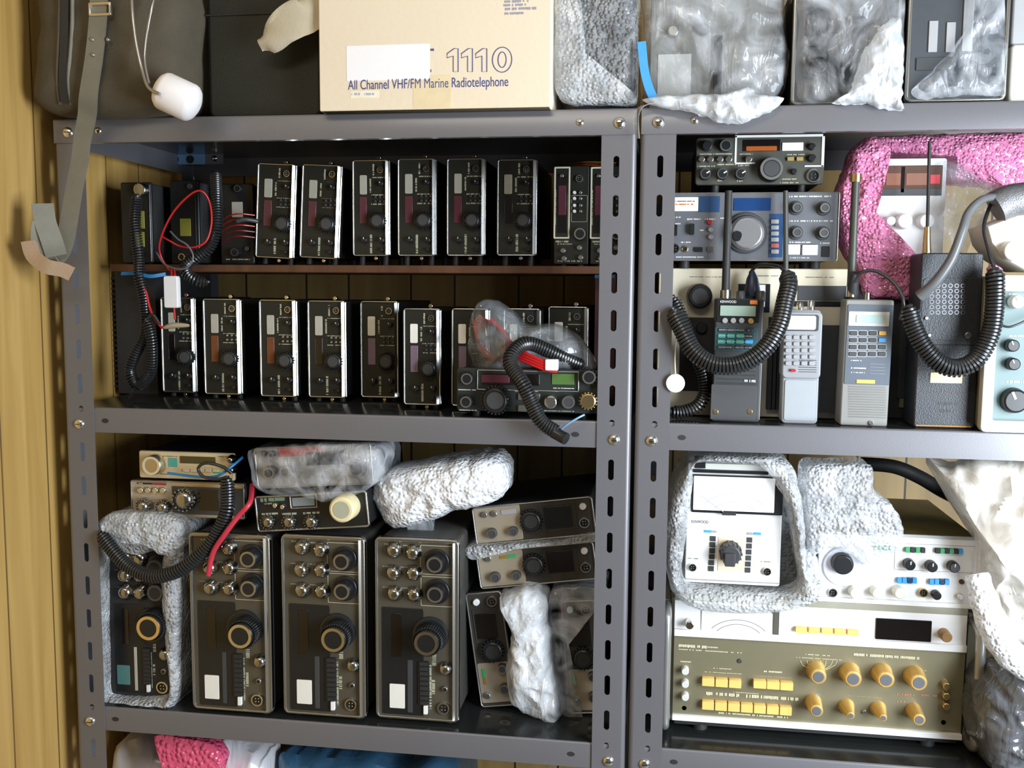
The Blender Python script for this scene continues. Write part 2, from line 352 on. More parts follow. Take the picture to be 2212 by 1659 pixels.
# ---------------------------------------------------------------- device helper
class Dev:
    """a piece of equipment: an Empty at the base of its front face, parts built in its own axes (x right, -y out of the front, z up)"""
    def __init__(s, name, label, cat, c, y=None, rest=None, gap=0, group=None, tilt=False, snap=True):
        if len(c) == 4 and not isinstance(c[0], tuple):
            x0, y0, x1, y1 = c; c = [(x0, y0), (x1, y0), (x1, y1), (x0, y1)]
        s.c = c; tl, tr, br, bl = c
        mx, my = (bl[0] + br[0]) / 2, (bl[1] + br[1]) / 2
        if y is None: y = max(-.03, min(.3, depth_at(mx, my, rest + gap)))
        auto = gap is None; gap = 0 if auto else gap
        s.y = y; W = [P(a, b, y) for a, b in c]
        s.w = ((W[1] - W[0]).length + (W[2] - W[3]).length) / 2; s.h = ((W[0] - W[3]).length + (W[1] - W[2]).length) / 2
        a = 0
        if tilt:
            d = (W[1] - W[0]) + (W[2] - W[3]) + Vector(((W[0] - W[3] + W[1] - W[2]).z, 0, -(W[0] - W[3] + W[1] - W[2]).x))
            a = -math.atan2(d.z, d.x)
        s.a = a; s.R = Matrix.Rotation(a, 3, 'Y')
        ctr = sum(W, Vector()) / 4
        s.o = ctr - s.R @ Vector((0, 0, s.h / 2)); sh = 0
        if rest is not None and snap:
            low = min((s.o + s.R @ Vector((q * s.w / 2, 0, 0))).z for q in (-1, 1)) - gap
            if auto: gap = max(.0015, low - rest); low -= gap
            sh = rest - low
            SNAPS.append((label[:44], round(sh, 4), round(y, 3), gap))
        s.gap = gap
        s.loc = s.o + Vector((0, 0, sh)); s.low = s.loc.z; s.top = (s.loc + s.R @ Vector((0, 0, s.h))).z
        s.M = Matrix.Translation(s.loc) @ s.R.to_4x4()
        e = bpy.data.objects.new(name, None); e.empty_display_size = .02; COL.objects.link(e); e.matrix_world = s.M
        s.e = tag(e, label, cat, group)
        s.k = mpp(*[sum(q[i] for q in c) / 4 for i in (0, 1)], y)
    def q(s, u, v):
        tl, tr, br, bl = s.c
        return tuple((tl[i] * (1 - u) + tr[i] * u) * (1 - v) + (bl[i] * (1 - u) + br[i] * u) * v for i in (0, 1))
    def L(s, px, py, yl=0):
        p = s.R.transposed() @ (P(px, py, s.y + yl) - s.o); return p.x, p.z
    def b(s, mb, name, mats, label=None, world=False, parent=None, flat=False):
        o = mb.build(name, mats, parent or s.e, s.M if world else None, flat=flat)
        if label: o['label'] = label
        return o
    def case(s, d, m=None, rc=.004, y0=.004, ins=.0015, name='case'):
        return s.b(MB().rbox(-s.w / 2 + ins, s.w / 2 - ins, y0, y0 + d, ins, s.h - ins, rc, .001), name, m or CASE)
    def panel(s, m, rc=.004, t=.006, bv=.0015, name='front_panel'):
        return s.b(MB().rbox(-s.w / 2, s.w / 2, 0, t, 0, s.h, rc, bv), name, m)
    def trim(s, m, wd=.003, out=.003, rc=.005, name='trim_frame', wr=None, t=.0, cham=0):
        w2, h = s.w / 2, s.h; wr = wr or wd; mb = MB()
        mb.frame((-w2, w2, 0, h), (-w2 + wd, w2 - wr, wd, h - wd), -out, .004 + t, 0, rc, max(rc - wd, .0008))
        if cham:   # sloping cheek down the right side
            a_, b_ = s.w / 2 + .0002, s.w / 2 - cham; k_ = cham * .78
            mb.loft([[(a_, -.001, z), (b_, -.001 - k_, z), (b_, .002, z), (a_, .002, z)] for z in (.003, h - .003)])
        return s.b(mb, name, m)
    def rect(s, name, x0, y0, x1, y1, m, t=.0012, rc=.0006, base=0, label=None, bv=.0003, uv=False, parent=None):
        if uv: (x0, y0), (x1, y1) = s.q(x0, y0), s.q(x1, y1)
        a = s.L(x0, y0, -base - t); b = s.L(x1, y1, -base - t)
        xa, xb = sorted((a[0], b[0])); za, zb = sorted((a[1], b[1]))
        return s.b(MB().rbox(xa, xb, -base - t, -base + .0004, za, zb, rc, min(bv, t * .5)), name, m, label, parent=parent)
    def lines(s, name, rects, m, t=.0006, uv=False, wd=.0009):
        mb = MB()
        for x0, y0, x1, y1 in rects:
            if uv: (x0, y0), (x1, y1) = s.q(x0, y0), s.q(x1, y1)
            a = s.L(x0, y0, -t); b = s.L(x1, y1, -t); xa, xb = sorted((a[0], b[0])); za, zb = sorted((a[1], b[1]))
            mb.frame((xa, xb, za, zb), (xa + wd, xb - wd, za + wd, zb - wd), -t, .0003, 0, .0015, .0008)
        return s.b(mb, name, m)
    def print_(s, rects, m=PRINT, uv=False, name='printed_lettering', vert=False, t=.0004, gl=.0011):
        """rows of small printed characters too blurred to read"""
        mb = MB()
        for x0, y0, x1, y1 in rects:
            if uv: (x0, y0), (x1, y1) = s.q(x0, y0), s.q(x1, y1)
            a = s.L(x0, y0, -t); b = s.L(x1, y1, -t); xa, xb = sorted((a[0], b[0])); za, zb = sorted((a[1], b[1]))
            lo, hi = (za, zb) if vert else (xa, xb); c = lo
            while c < hi:
                g = gl * random.uniform(.5, 1.1)
                if random.random() < .82:
                    j = random.uniform(0, .25)
                    if vert: bx = (xa + (xb - xa) * j, xb, c, c + g)
                    else: bx = (c, c + g, za + (zb - za) * j, zb)
                    mb.loft([rrect(bx[0], bx[1], bx[2], bx[3], .0001, -t, 1), rrect(bx[0], bx[1], bx[2], bx[3], .0001, -t - .0001, 1)], 0, False, True)
                c += g + gl * .35
        return s.b(mb, name, m, flat=True)
    def text(s, st, x0, y0, x1, y1, m, name='lettering', outl=False, off=.0004):
        cu = bpy.data.curves.new('t', 'FONT'); cu.body = st; cu.size = 1
        if outl: cu.fill_mode = 'NONE'; cu.bevel_depth = .011; cu.bevel_resolution = 0
        else: cu.extrude = .002
        ob = bpy.data.objects.new('t', cu); COL.objects.link(ob); dg = bpy.context.evaluated_depsgraph_get()
        me = bpy.data.meshes.new_from_object(ob.evaluated_get(dg)); bpy.data.objects.remove(ob)
        xs = [v.co.x for v in me.vertices]; ys = [v.co.y for v in me.vertices]
        a = s.L(x0, y0); b = s.L(x1, y1); xa, xb = sorted((a[0], b[0])); za, zb = sorted((a[1], b[1]))
        sx = (xb - xa) / (max(xs) - min(xs)); sz = (zb - za) / (max(ys) - min(ys))
        for v in me.vertices:
            x, yv, z = v.co; v.co = (xa + (x - min(xs)) * sx, -off - z * .02, za + (yv - min(ys)) * sz)
        me.materials.clear(); me.materials.append(m); me.name = name
        o = bpy.data.objects.new(name, me); COL.objects.link(o); o.parent = s.e; return o
    def knob(s, px, py, r, ln, m, cap=None, name='knob', uv=False, n=24, skirt=None, ring=None, r1=1.08, point=None, label=None, ribs=0, base=0):
        if uv: px, py = s.q(px, py)
        R = r * s.k; x, z = s.L(px, py, -ln); mb = MB(); ms = [m]
        if skirt: mb.cyl(x, z, -base - ln * .25, 0, R * skirt, n, .001)
        bv = min(R * .18, ln * .3)
        pr = [(0, R * r1), (-ln + bv, R), (-ln + bv * .3, R - bv * .3), (-ln, R - bv)]
        if m in (SILVER, CHROME) and name == 'control_knob' and not ring and not cap:
            pr = [(0, R * r1), (-ln * .25, R * r1)] + [(-ln * .25 - ln * .75 * math.sin(q), R * (.12 + .88 * math.cos(q) ** .75)) for q in (.2, .5, .8, 1.05, 1.3, 1.48)]
            ms[0] = mat('dark_chrome', (.42, .41, .38), .2, 1, .05)
        mb.prof(x, z, pr, n)
        if ribs:
            for i in range(ribs):
                a = 2 * PI * i / ribs; cx, cz = x + R * r1 * math.cos(a), z + R * r1 * math.sin(a)
                mb.cyl(cx, cz, -ln * .85, -ln * .05, R * .09, 6)
        if cap:
            ms.append(cap); i = len(ms) - 1; mb.cyl(x, z, -ln - .0006, -ln + .001, R * .66, n, .0002, i)
        if ring:
            ms.append(ring); i = len(ms) - 1; L = [circ(x, z, R * k, yy, n) for k, yy in ((.95, -ln + .0005), (.95, -ln - .0008), (.72, -ln - .0008), (.72, -ln + .0005))]
            mb.loft(L, i, False, False)
        if point is not None:
            ms.append(WPRINT); i = len(ms) - 1; dx, dz = math.cos(point), math.sin(point); pw = R * .1
            L = [(x + dx * R * .2 - dz * pw, z + dz * R * .2 + dx * pw), (x + dx * R * .2 + dz * pw, z + dz * R * .2 - dx * pw), (x + dx * R * .85 + dz * pw, z + dz * R * .85 - dx * pw), (x + dx * R * .85 - dz * pw, z + dz * R * .85 + dx * pw)]
            mb.loft([[(a, -ln - .0002, b) for a, b in L], [(a, -ln - .0009, b) for a, b in L]], i)
        return s.b(mb, name, ms, label)
    def socket(s, px, py, r, uv=False, m=CHROME, name='microphone_socket'):
        if uv: px, py = s.q(px, py)
        x, z = s.L(px, py, -.004); R = r * s.k; mb = MB()
        mb.loft([circ(x, z, q, yy) for yy, q in ((0, R), (-.004, R), (-.005, R * .93), (-.005, R * .74), (-.001, R * .7))], 0, False, False)
        mb.cyl(x, z, -.0018, 0, R * .7, 20, .0002, 1)
        for i in range(4):
            a = PI / 4 + i * PI / 2; mb.cyl(x + R * .35 * math.cos(a), z + R * .35 * math.sin(a), -.004, -.001, R * .1, 8, .0002, 0)
        return s.b(mb, name, [m, BLACK])
    def feet(s, h, m=BLACKM, r=.006, inset=.02, back=.12, n=2):
        for sx in (-1, 1):
            for yy in ((.015, back) if n == 2 else (.015,)):
                x = sx * (s.w / 2 - min(inset, s.w * .25)); mb = MB()
                mb.loft([[(x + r * math.cos(2 * PI * i / 14), yy + r * math.sin(2 * PI * i / 14), z) for i in range(14)] for z in (.002, -h)])
                s.b(mb, 'rubber_foot', m)
    def side_screws(s, ys=(.03, .12), m=CHROME):
        pass
def thing(mb, name, mats, label, cat, group=None):
    return tag(mb.build(name, mats), label, cat, group)
def root(name, loc, label, cat, group=None):
    e = bpy.data.objects.new(name, None); e.empty_display_size = .02; COL.objects.link(e); e.location = loc
    return tag(e, label, cat, group), Matrix.Translation(loc)

# ================================================================ SETTING
def struct(name, a, b, m):
    o = MB().box(a, b).build(name, m, origin=(0, 0, 0), flat=True); o['kind'] = 'structure'; return o
struct('floor', (-.5, -3.6, -.1), (3.6, .62, 0), FLOORM)
struct('wall_left', (-.15, -3.6, 0), (-.035, .62, 2.8), WALLW)
struct('wall_back', (-.035, .5, 0), (3.6, .62, 2.8), WALLB)
struct('ceiling', (-.15, -3.6, 2.8), (3.6, .62, 2.9), CEIL)

# ================================================================ SHELVING
def stadium(cx, cz, hw, hh, n=20):      # upright slot
    out = []
    for i in range(n):
        a = 2 * PI * i / n + PI / n; c, s_ = math.cos(a), math.sin(a)
        out.append((cx + hw * c, cz + hw * s_ + (hh - hw) * (1 if s_ > 0 else -1)))
    return out
def perf_strip(mb, x0, x1, z0, z1, slots, y0, th, swap=None, hw=.0042):
    """plate in the xz plane with real slots through it; swap maps points onto the side flange"""
    g = swap or (lambda x, y, z: (x, y, z)); cx = (x0 + x1) / 2; cz = z0
    def quadplate(za, zb):
        mb.loft([[g(x0, y, za), g(x1, y, za), g(x1, y, zb), g(x0, y, zb)] for y in (y0 + th, y0)])
    for sz, hh in sorted(slots):
        za, zb = sz - hh - .004, sz + hh + .004
        if za > cz + 1e-4: quadplate(cz, za)
        st = stadium(cx, sz, hw, hh); n = len(st); ob = []
        for (px_, pz_) in st:
            dx, dz = px_ - cx, pz_ - sz; t = min(((x1 - cx) / abs(dx)) if abs(dx) > 1e-9 else 9e9, ((zb - sz) / abs(dz)) if abs(dz) > 1e-9 else 9e9)
            ob.append((cx + dx * t, sz + dz * t))
        # make sure the four corners are hit
        for X, Z in ((x0, za), (x1, za), (x1, zb), (x0, zb)):
            k = min(range(n), key=lambda i: (ob[i][0] - X) ** 2 + (ob[i][1] - Z) ** 2); ob[k] = (X, Z)
        L = [[g(a, y0 + th, b) for a, b in ob], [g(a, y0, b) for a, b in ob], [g(a, y0, b) for a, b in st], [g(a, y0 + th, b) for a, b in st]]
        b0 = len(mb.v); mb.loft(L, 0, False, False)
        for i in range(n):
            j = (i + 1) % n; mb.f.append((b0 + 3 * n + i, b0 + 3 * n + j, b0 + j, b0 + i)); mb.m.append(0)
        cz = zb
    quadplate(cz, z1)
def slots(zlo, zhi, bolts):
    out = []; k = math.ceil((zlo - ZB2 - .01) / .055)
    while True:
        z = ZB2 + .01 + .055 * k
        if z > zhi - .02: break
        if z > zlo + .02 and all(abs(z - b) > .032 for b in bolts): out.append((z, .0155))
        k += 1
    for b in bolts:
        if b + .04 < zhi: out.append((b + .0245, .005))
    return out
DEPTH = .46
def shelf_unit(x0, label, right):
    e, M = root('steel_shelf_unit', Vector((x0 + .45, DEPTH / 2, 0)), label, 'shelving unit', None)
    W = .9; bz = [ZB1, ZB2, ZB3, .30 - .026]
    for sx in (0, 1):
        for back in (0, 1):
            mb = MB(); xa = x0 if sx == 0 else x0 + W; d = 1 if sx == 0 else -1
            yf = 0 if not back else DEPTH; dy = 1 if not back else -1; th = .0018
            sl = slots(.02, Z1 - .004, bz)
            xs = sorted((xa, xa + d * .05))
            edge = .0065
            fx = (xs[0] + (edge if d > 0 else 0), xs[1] - (edge if d < 0 else 0))
            perf_strip(mb, fx[0], fx[1], 0, Z1 - .003, sl, yf if not back else yf - th, th)
            # rounded corner
            cor = []
            for i in range(6):
                a = PI / 2 * i / 5
                cor.append((xa + d * (edge - edge * math.sin(a)), yf + dy * (edge - edge * math.cos(a))))
            inn = [(xa + d * (edge - (edge - th) * math.sin(PI / 2 * i / 5)), yf + dy * (edge - (edge - th) * math.cos(PI / 2 * i / 5))) for i in range(6)]
            poly = cor + inn[::-1]
            mb.loft([[(a, b, 0) for a, b in poly], [(a, b, Z1 - .003) for a, b in poly]])
            ya, yb = sorted((yf + dy * edge, yf + dy * .05))
            perf_strip(mb, ya, yb, 0, Z1 - .003, sl, xa if d > 0 else xa - th, th, lambda x, y, z: (y, x, z))
            mb.build('post', PAINT, e, M)
    for i, (zt, zb) in enumerate(((Z1, ZB1), (Z2, ZB2), (Z3, ZB3), (Z4, Z4 - .026))):
        mb = MB(); fh = .037 if i == 0 else .04; t = .0015
        top = i == 0
        xa, xb = (x0 + .0005, x0 + W - .0005) if top else (x0 + .0022, x0 + W - .0022)
        yf = -.0017 if top else .0021; yb_ = DEPTH - .0021
        r = .003
        # cross-section swept along x: front flange, rounded lip, board, back flange
        sec = [(yf + .012, zt - fh), (yf, zt - fh), (yf, zt - r), (yf + r * .3, zt - r * .3), (yf + r, zt), (yb_, zt), (yb_, zt - fh), (yb_ - t, zt - fh), (yb_ - t, zt - t), (yf + t, zt - t), (yf + t, zt - fh + t), (yf + .012, zt - fh + t)]
        mb.loft([[(xa, a, b) for a, b in sec], [(xb, a, b) for a, b in sec]])
        mb.box((xa, yf + t, zt - fh), (xa + t, yb_ - t, zt - t)); mb.box((xb - t, yf + t, zt - fh), (xb, yb_ - t, zt - t))
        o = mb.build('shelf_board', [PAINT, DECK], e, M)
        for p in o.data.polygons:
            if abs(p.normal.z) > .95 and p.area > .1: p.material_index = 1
        # round holes near the ends of the lower flanges
        if not top:
            for hx in (x0 + .068, x0 + W - .082):
                hb = MB().loft([[(hx + .006 * math.cos(a * PI / 8), yy, zb - .006 + .0038 * math.sin(a * PI / 8) + .012) for a in range(16)] for yy in (.0035, .0018)])
                hb.build('flange_hole', BLACKM, e, M)
        for bx in (x0 + .0245, x0 + W - .0245) + ((x0 + .075, x0 + W - .081) if top else ()):
            for yy, dr in ((yf if top else 0, 1),):
                hb = MB(); z_ = zb if abs(bx - x0 - .45) > .4 else zb + .002; R = .0085 if abs(bx - x0 - .45) > .4 else .0055
                hb.loft([circ(bx, z_, R * math.cos(q), yy - R * .55 * math.sin(q), 20) for q in (0, .3, .6, .9, 1.2, 1.45)])
                hb.box((bx - R * .5, yy - R * .6, z_ - R * .07), (bx + R * .5, yy - R * .5, z_ + R * .07), 1)
                hb.build('bolt', [CHROME, BLACK], e, M)
    if not right:
        # stand-in plates for rear beam and post, blue reflection put into the colour
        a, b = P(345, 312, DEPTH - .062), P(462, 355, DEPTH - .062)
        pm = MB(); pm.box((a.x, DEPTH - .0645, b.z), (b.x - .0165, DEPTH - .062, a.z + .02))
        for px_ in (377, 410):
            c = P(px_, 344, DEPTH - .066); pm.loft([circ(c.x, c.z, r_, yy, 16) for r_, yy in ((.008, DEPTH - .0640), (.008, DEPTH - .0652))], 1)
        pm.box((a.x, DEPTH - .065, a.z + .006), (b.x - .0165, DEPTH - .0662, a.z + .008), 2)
        o = pm.build('rear_beam_plate', [BLUEP, BLACKM, SILVER], e, M); o['label'] = 'rear beam plate, blue reflected light put into its colour'
        pm = MB().box((b.x - .016, DEPTH - .0645, b.z), (b.x + .02, DEPTH - .062, a.z + .02))
        pm.build('rear_beam_plate', PAINT, e, M)
        c = P(463, 342, DEPTH - .066); pm = MB().loft([circ(c.x, c.z, .006 * math.cos(q), DEPTH - .0645 - .004 * math.sin(q), 16) for q in (0, .5, 1, 1.4)])
        pm.build('bolt', CHROME, e, M)
    return e
shelf_unit(0, 'grey slotted steel shelf unit beside the wooden wall, full of dark radios', False)
shelf_unit(.9057, 'grey slotted steel shelf unit on the right, holding handhelds and test instruments', True)

# ================================================================ LEFT UNIT, SMALL RADIOS STOOD ON END
MIRROR = mat('polished_trim', (.6, .62, .62), .16, 1, .05)
PURPLE = mat('dim_red_window', (.11, .03, .045), .2)
BROWNW = mat('brown_window', (.16, .05, .02), .2)
VIOLET = mat('violet_window', (.2, .14, .2), .25)
def small_radio(label, c, y, rest, gap, group, win=PURPLE, met=DIMMET, tall=0, tilt=False, bright=False):
    d = Dev('small_radio', label, 'radio', c, y=y, rest=rest, gap=gap, group=group, tilt=tilt)
    d.case(min(.234, DEPTH - .015 - d.y), CASE, .003)
    d.panel(PANEL, .004, .005)
    d.trim(MIRROR, .0026, .003, .005, wr=.003, cham=.0062)
    d.feet(gap, r=.005, inset=.012)
    d.rect('meter_window', .17, .16, .37, .36, met, .0015, .002, uv=True)
    d.rect('display_window', .18, .385, .38, .66, win, .001, .001, uv=True)
    d.socket(.73, .105, 7.5, uv=True)
    d.knob(.74, .245, 5.5, .008, BLACK, uv=True, point=2.2)
    for v in (.385, .43):
        for u in (.6, .72, .84):
            d.knob(u, v, 2.4, .004, SILVER if bright else DGREY, uv=True, n=10, name='push_button')
    d.knob(.64, .63, 17, .014, BLACK, cap=DGREY, uv=True, name='tuning_knob', ribs=20)
    d.knob(.3, .83, 6.5, .009, BLACK, uv=True, point=1.6)
    d.knob(.76, .83, 6.5, .009, BLACK, uv=True, point=2)
    d.knob(.76, .93, 4, .006, BLACK, uv=True)
    d.print_([(.5, .36, .94, .372), (.5, .455, .94, .467), (.5, .18, .9, .19)], PRINT, True)
    d.print_([(.52, .05, .57, .16), (.44, .2, .49, .34), (.46, .78, .53, .97)], PRINT, True, vert=True)
    # stand bracket screws that show at top and bottom
    d.b(MB().cyl(.006, -.0035, .004, .014, .0032, 10), 'bracket_screw', CHROME)
    d.b(MB().cyl(.012, d.h + .0035, .006, .016, .0035, 10), 'bracket_screw', CHROME)
    return d
YB = .155                                   # front of the loose wooden board
zb_ = P(800, 573, YB).z
zbb = P(800, 589, YB).z
BT = .0125
BZ = (zb_ + zbb) / 2 + BT / 2               # top of the loose board
a, b = P(238, 580, YB), P(1345, 580, YB)
thing(MB().rbox(a.x, .845, YB, DEPTH - .005, BZ - BT, BZ, .001, .001), 'wooden_board', BOARD,
      'loose brown wooden board bridging two boxes, carrying the upper row of radios', 'board')
up = [((558, 346), (643, 347), (634, 553), (551, 550), 'black radio on end, first from the left in the upper silver-rimmed row', PURPLE),
      ((655, 350), (742, 348), (730, 553), (646, 551), 'black radio on end, second in the upper silver-rimmed row, leaning right', PURPLE),
      ((764, 345), (842, 345), (843, 554), (760, 553), 'black radio on end, third of the six silver-rimmed in the upper row', PURPLE),
      ((861, 342), (943, 342), (943, 554), (858, 553), 'black radio on end, fourth from the left of the upper silver-rimmed row', PURPLE),
      ((968, 341), (1050, 342), (1048, 554), (963, 553), 'black radio on end, fifth of the upper silver-rimmed row', PURPLE),
      ((1075, 343), (1160, 344), (1160, 553), (1073, 553), 'black radio on end, rightmost of the six silver-rimmed in the upper row', LENS)]
for i, (tl, tr, br, bl, lab, wn) in enumerate(up):
    z0 = P((bl[0] + br[0]) / 2, (bl[1] + br[1]) / 2, .205).z
    small_radio(lab, (tl, tr, br, bl), .205, BZ, z0 - BZ if i > 1 else .0105, 'small radios in the upper row on the wooden board', wn, tilt=i < 2)
low = [(350, 642, 425, 848, 'black radio on end at the left of the lower row, behind the white connector', LENS),
       (441, 645, 523, 852, 'black radio on end, second in the lower row, bright right rim', BROWNW),
       (562, 647, 643, 857, 'black radio on end, third in the lower row, standing after a wide gap', BROWNW),
       (666, 649, 748, 859, 'black radio on end, fourth in the lower row, with a grey-silver rim', LENS),
       (780, 650, 862, 859, 'black radio on end, fifth in the lower row, with a long violet window', VIOLET),
       (872, 666, 953, 875, 'black radio on end, sixth in the lower row, standing forward and lower', VIOLET),
       (976, 666, 1058, 878, 'black radio on end, seventh in the lower row, half behind the cord bag', VIOLET),
       (1087, 666, 1168, 878, 'black radio on end, mostly hidden behind the plastic bag of cords', LENS),
       (1183, 662, 1270, 872, 'black radio on end, last of the lower row, nearest the middle post', LENS)]
for x0, y0, x1, y1, lab, wn in low:
    small_radio(lab, (x0, y0, x1, y1), None, Z2, .007, 'small radios in the lower row on the steel shelf', wn, met=METER if x0 > 700 else DIMMET, bright=x0 < 700)
for x0, x1, lab in ((1197, 1272, 'black radio on end with a white outlined display, left of two by the middle post'), (1276, 1352, 'black radio on end with a white outlined display, partly behind the middle post')):
    z0 = P(1230, 571, .2).z
    d = Dev('small_radio', lab, 'radio', (x0, 358, x1, 571), y=.2, rest=BZ, gap=max(.002, z0 - BZ), group='radios with white outlined displays')
    d.case(.22); d.panel(PANEL, .002, .005); d.feet(max(.002, z0 - BZ))
    d.lines('display_outline', [(.0, .01, .44, .74)], mat('cream_line', (.62, .6, .48), .5), .0012, True, .0028)
    d.rect('display_window', .1, .1, .38, .68, LENS, .001, uv=True); d.rect('meter_window', .13, .2, .34, .5, PURPLE, .0014, uv=True)
    d.knob(.22, .1, 4, .005, CHROME, uv=True, name='push_button', n=12)
    d.socket(.72, .13, 8, uv=True)
    for v in (.27, .33, .4, .46):
        for u in (.58, .76): d.knob(u, v, 3.6, .005, WHITE if u < .7 else CHROME, uv=True, n=10, name='push_button')
    d.lines('button_frame', [(.5, .3, .95, .57)], PRINT, .0006, True, .0006)
    d.knob(.74, .69, 13, .012, BLACK, ring=SILVER, uv=True, name='tuning_knob')
    for u, v in ((.25, .86), (.72, .83), (.28, .94), (.76, .93)): d.knob(u, v, 5.5, .008, SILVER, uv=True)
    d.print_([(.05, .76, .4, .78), (.1, .79, .5, .8), (.1, .96, .8, .975)], PRINT, True); d.print_([(.0, .25, .05, .6)], PRINT, True, vert=True)
# boxes that carry the board
d = Dev('ribbed_box', 'tall black ribbed box at the far left, under the end of the wooden board', 'box', (252, 592, 338, 850), y=.2, rest=Z2)
d.b(MB().box((-d.w / 2, 0, 0), (d.w / 2, .22, BZ - BT - d.low)), 'case', BLACKM)
mb = MB()
for i in range(22):
    z = .012 + i * (BZ - BT - d.low - .024) / 21; mb.box((-d.w / 2 - .009, .004, z - .0018), (-d.w / 2 + .001, .21, z + .0018))
d.b(mb, 'cooling_fins', BLACKM)
d = Dev('cardboard_box', 'maroon box beside the middle post with a strip of blue tape on top', 'box', (1284, 600, 1372, 880), y=.2, rest=Z2)
hh = BZ - BT - d.low
d.b(MB().box((-d.w / 2, 0, 0), (.0, .22, hh)), 'carton', MAROON)
d.b(MB().box((-d.w / 2 - .0012, -.0008, hh - .006), (-.002, .12, hh - .001)), 'tape', BLUE)
# dim radios at the far left of the upper row
def dim_radio(label, c, y, lcds, name='mobile_radio', extra=None, gap=.002):
    d = Dev(name, label, 'radio', c, y=y, rest=BZ, gap=gap, snap=True); d.case(min(.2, DEPTH - y - .02), BLACKM); d.panel(BLACK, .003, .005); d.feet(gap, r=.004)
    for x0, y0, x1, y1, m in lcds: d.rect('lit_window', x0, y0, x1, y1, m, .001, .001)
    return d
zz = P(300, 560, .15).z - BZ; 
d = dim_radio('black mobile radio at the left wall with yellow windows and a coiled cord in front', (262, 385, 328, 560), .17, [(290, 447, 312, 485, YLCD), (291, 492, 312, 525, YLCD)])
d.knob(300, 400, 14, .012, CHROME, name='aerial_socket'); d.rect('side_rail', 322, 390, 326, 556, SILVER, .002)
d.knob(296, 540, 7, .01, BLACK)
d = dim_radio('black mobile radio with one yellow-green window behind the red wire loop', (368, 380, 430, 560), .2, [(388, 462, 412, 500, YLCD)])
d.knob(392, 545, 8, .01, BLACK, ring=GOLD); d.rect('side_rail', 420, 385, 424, 540, DGREY, .002); d.knob(408, 392, 6, .006, DGREY)
d = dim_radio('dim black radio with a small pale label and red leads, left of the silver-rimmed row', (476, 388, 548, 562), .22, [(500, 427, 524, 460, DIMMET)])
d.knob(512, 398, 8, .006, BLACK, ring=DGREY); d.knob(506, 536, 9, .012, BLACK, ring=DGREY); d.knob(532, 528, 5, .006, DGREY); d.print_([(488, 550, 540, 553)])
d = root('red_leads', P(510, 490, .18), 'bundle of thin red leads in front of the dim radio', 'wires')[0]
M_ = Matrix.Translation(d.location)
for i in range(5):
    y0 = 462 + i * 12; MB().tube(pxpath([(550, y0 + 3, .195), (520, y0, .18), (498, y0 + 3, .185), (480, y0 + 14, .2)], 16), .0012, 6).build('lead', RED if i < 3 else mat('dark_red', (.2, .01, .02), .4), d, M_)
MB().tube(pxpath([(512, 478, .18), (530, 474, .182), (556, 478, .195)], 8), .004, 8).build('sleeve', DGREY, d, M_)

# ================================================================ CORDS OF THE UPPER LEFT BAY
def coil_cord(label, pts, R=.0085, r=.002, pitch=.0046, ends=None, name='coiled_cord', group=None):
    pa = pxpath(pts); e, M = root(name, resample(pa, 40)[20], label, 'cord', group)
    MB().coil(pa, R, r, pitch).build('coil', RUBBER, e, M)
    for en in ends or []: MB().tube(pxpath(en, 20), .0026, 8).build('cord_end', RUBBER, e, M)
    return e, M
coil_cord('black coiled cord hanging beside the yellow-windowed radios', [(466, 372, .19), (468, 430, .16), (468, 490, .145), (452, 535, .14), (425, 555, .135), (402, 572, .135), (405, 592, .13), (425, 606, .13), (450, 612, .14)], .0085, .002, .0047)
coil_cord('black coiled cord knotted in a hanging loop at the far left', [(296, 420, .14), (292, 480, .125), (300, 560, .12), (302, 600, .115), (312, 650, .115), (314, 720, .115), (290, 770, .11), (281, 805, .11), (300, 832, .11), (326, 800, .105), (328, 740, .10), (318, 690, .10)], .008, .0018, .0046,
          ends=[[(318, 690, .10), (330, 680, .1), (345, 700, .1)], [(300, 832, .11), (285, 850, .11), (275, 880, .12)]])
e, M_ = root('wire_loop', P(420, 480, .12), 'looped red wire hanging over the board edge into a white connector', 'wire')
MB().tube(pxpath([(372, 592, .135), (348, 555, .13), (346, 520, .12), (370, 465, .115), (405, 425, .115), (433, 412, .12), (452, 435, .13), (457, 480, .13), (446, 520, .125), (420, 534, .12), (390, 532, .12), (366, 520, .118), (352, 512, .12)], 80), .0017, 8).build('red_wire', RED, e, M_)
MB().tube(pxpath([(368, 500, .118), (385, 517, .112), (405, 530, .11), (417, 553, .11), (408, 575, .11), (385, 581, .112), (355, 570, .118), (338, 545, .13)], 60), .0016, 8).build('grey_wire', CABLE, e, M_)
mb = MB(); a, b = P(357, 596, .125), P(388, 665, .125)
mb.rbox(a.x, b.x, .118, .13, b.z, a.z, .003, .001); mb.build('white_connector', WHITE, e, M_)
MB().tube(pxpath([(376, 664, .124), (378, 690, .122)], 4), .0018, 8).build('wire_tail', RED, e, M_)
for q in (370, 377): MB().tube(pxpath([(q, 582, .132), (q + 1, 600, .126)], 4), .0018, 8).build('wire_end', RED, e, M_)
e, M_ = root('fused_lead', P(340, 680, .11), 'short red lead ending in a clear connector in front of the lower radios', 'wire')
MB().tube(pxpath([(303, 610, .115), (315, 630, .112), (322, 660, .11), (332, 685, .105), (348, 706, .1), (362, 708, .1)], 40), .0022, 8).build('red_wire', RED, e, M_)
MB().tube(pxpath([(354, 708, .1), (375, 703, .1), (408, 703, .1)], 12), .004, 10, 0, lambda t: .6 + .6 * math.sin(PI * t)).build('clear_connector', mat('amber_clear', (.4, .33, .22), .3), e, M_)
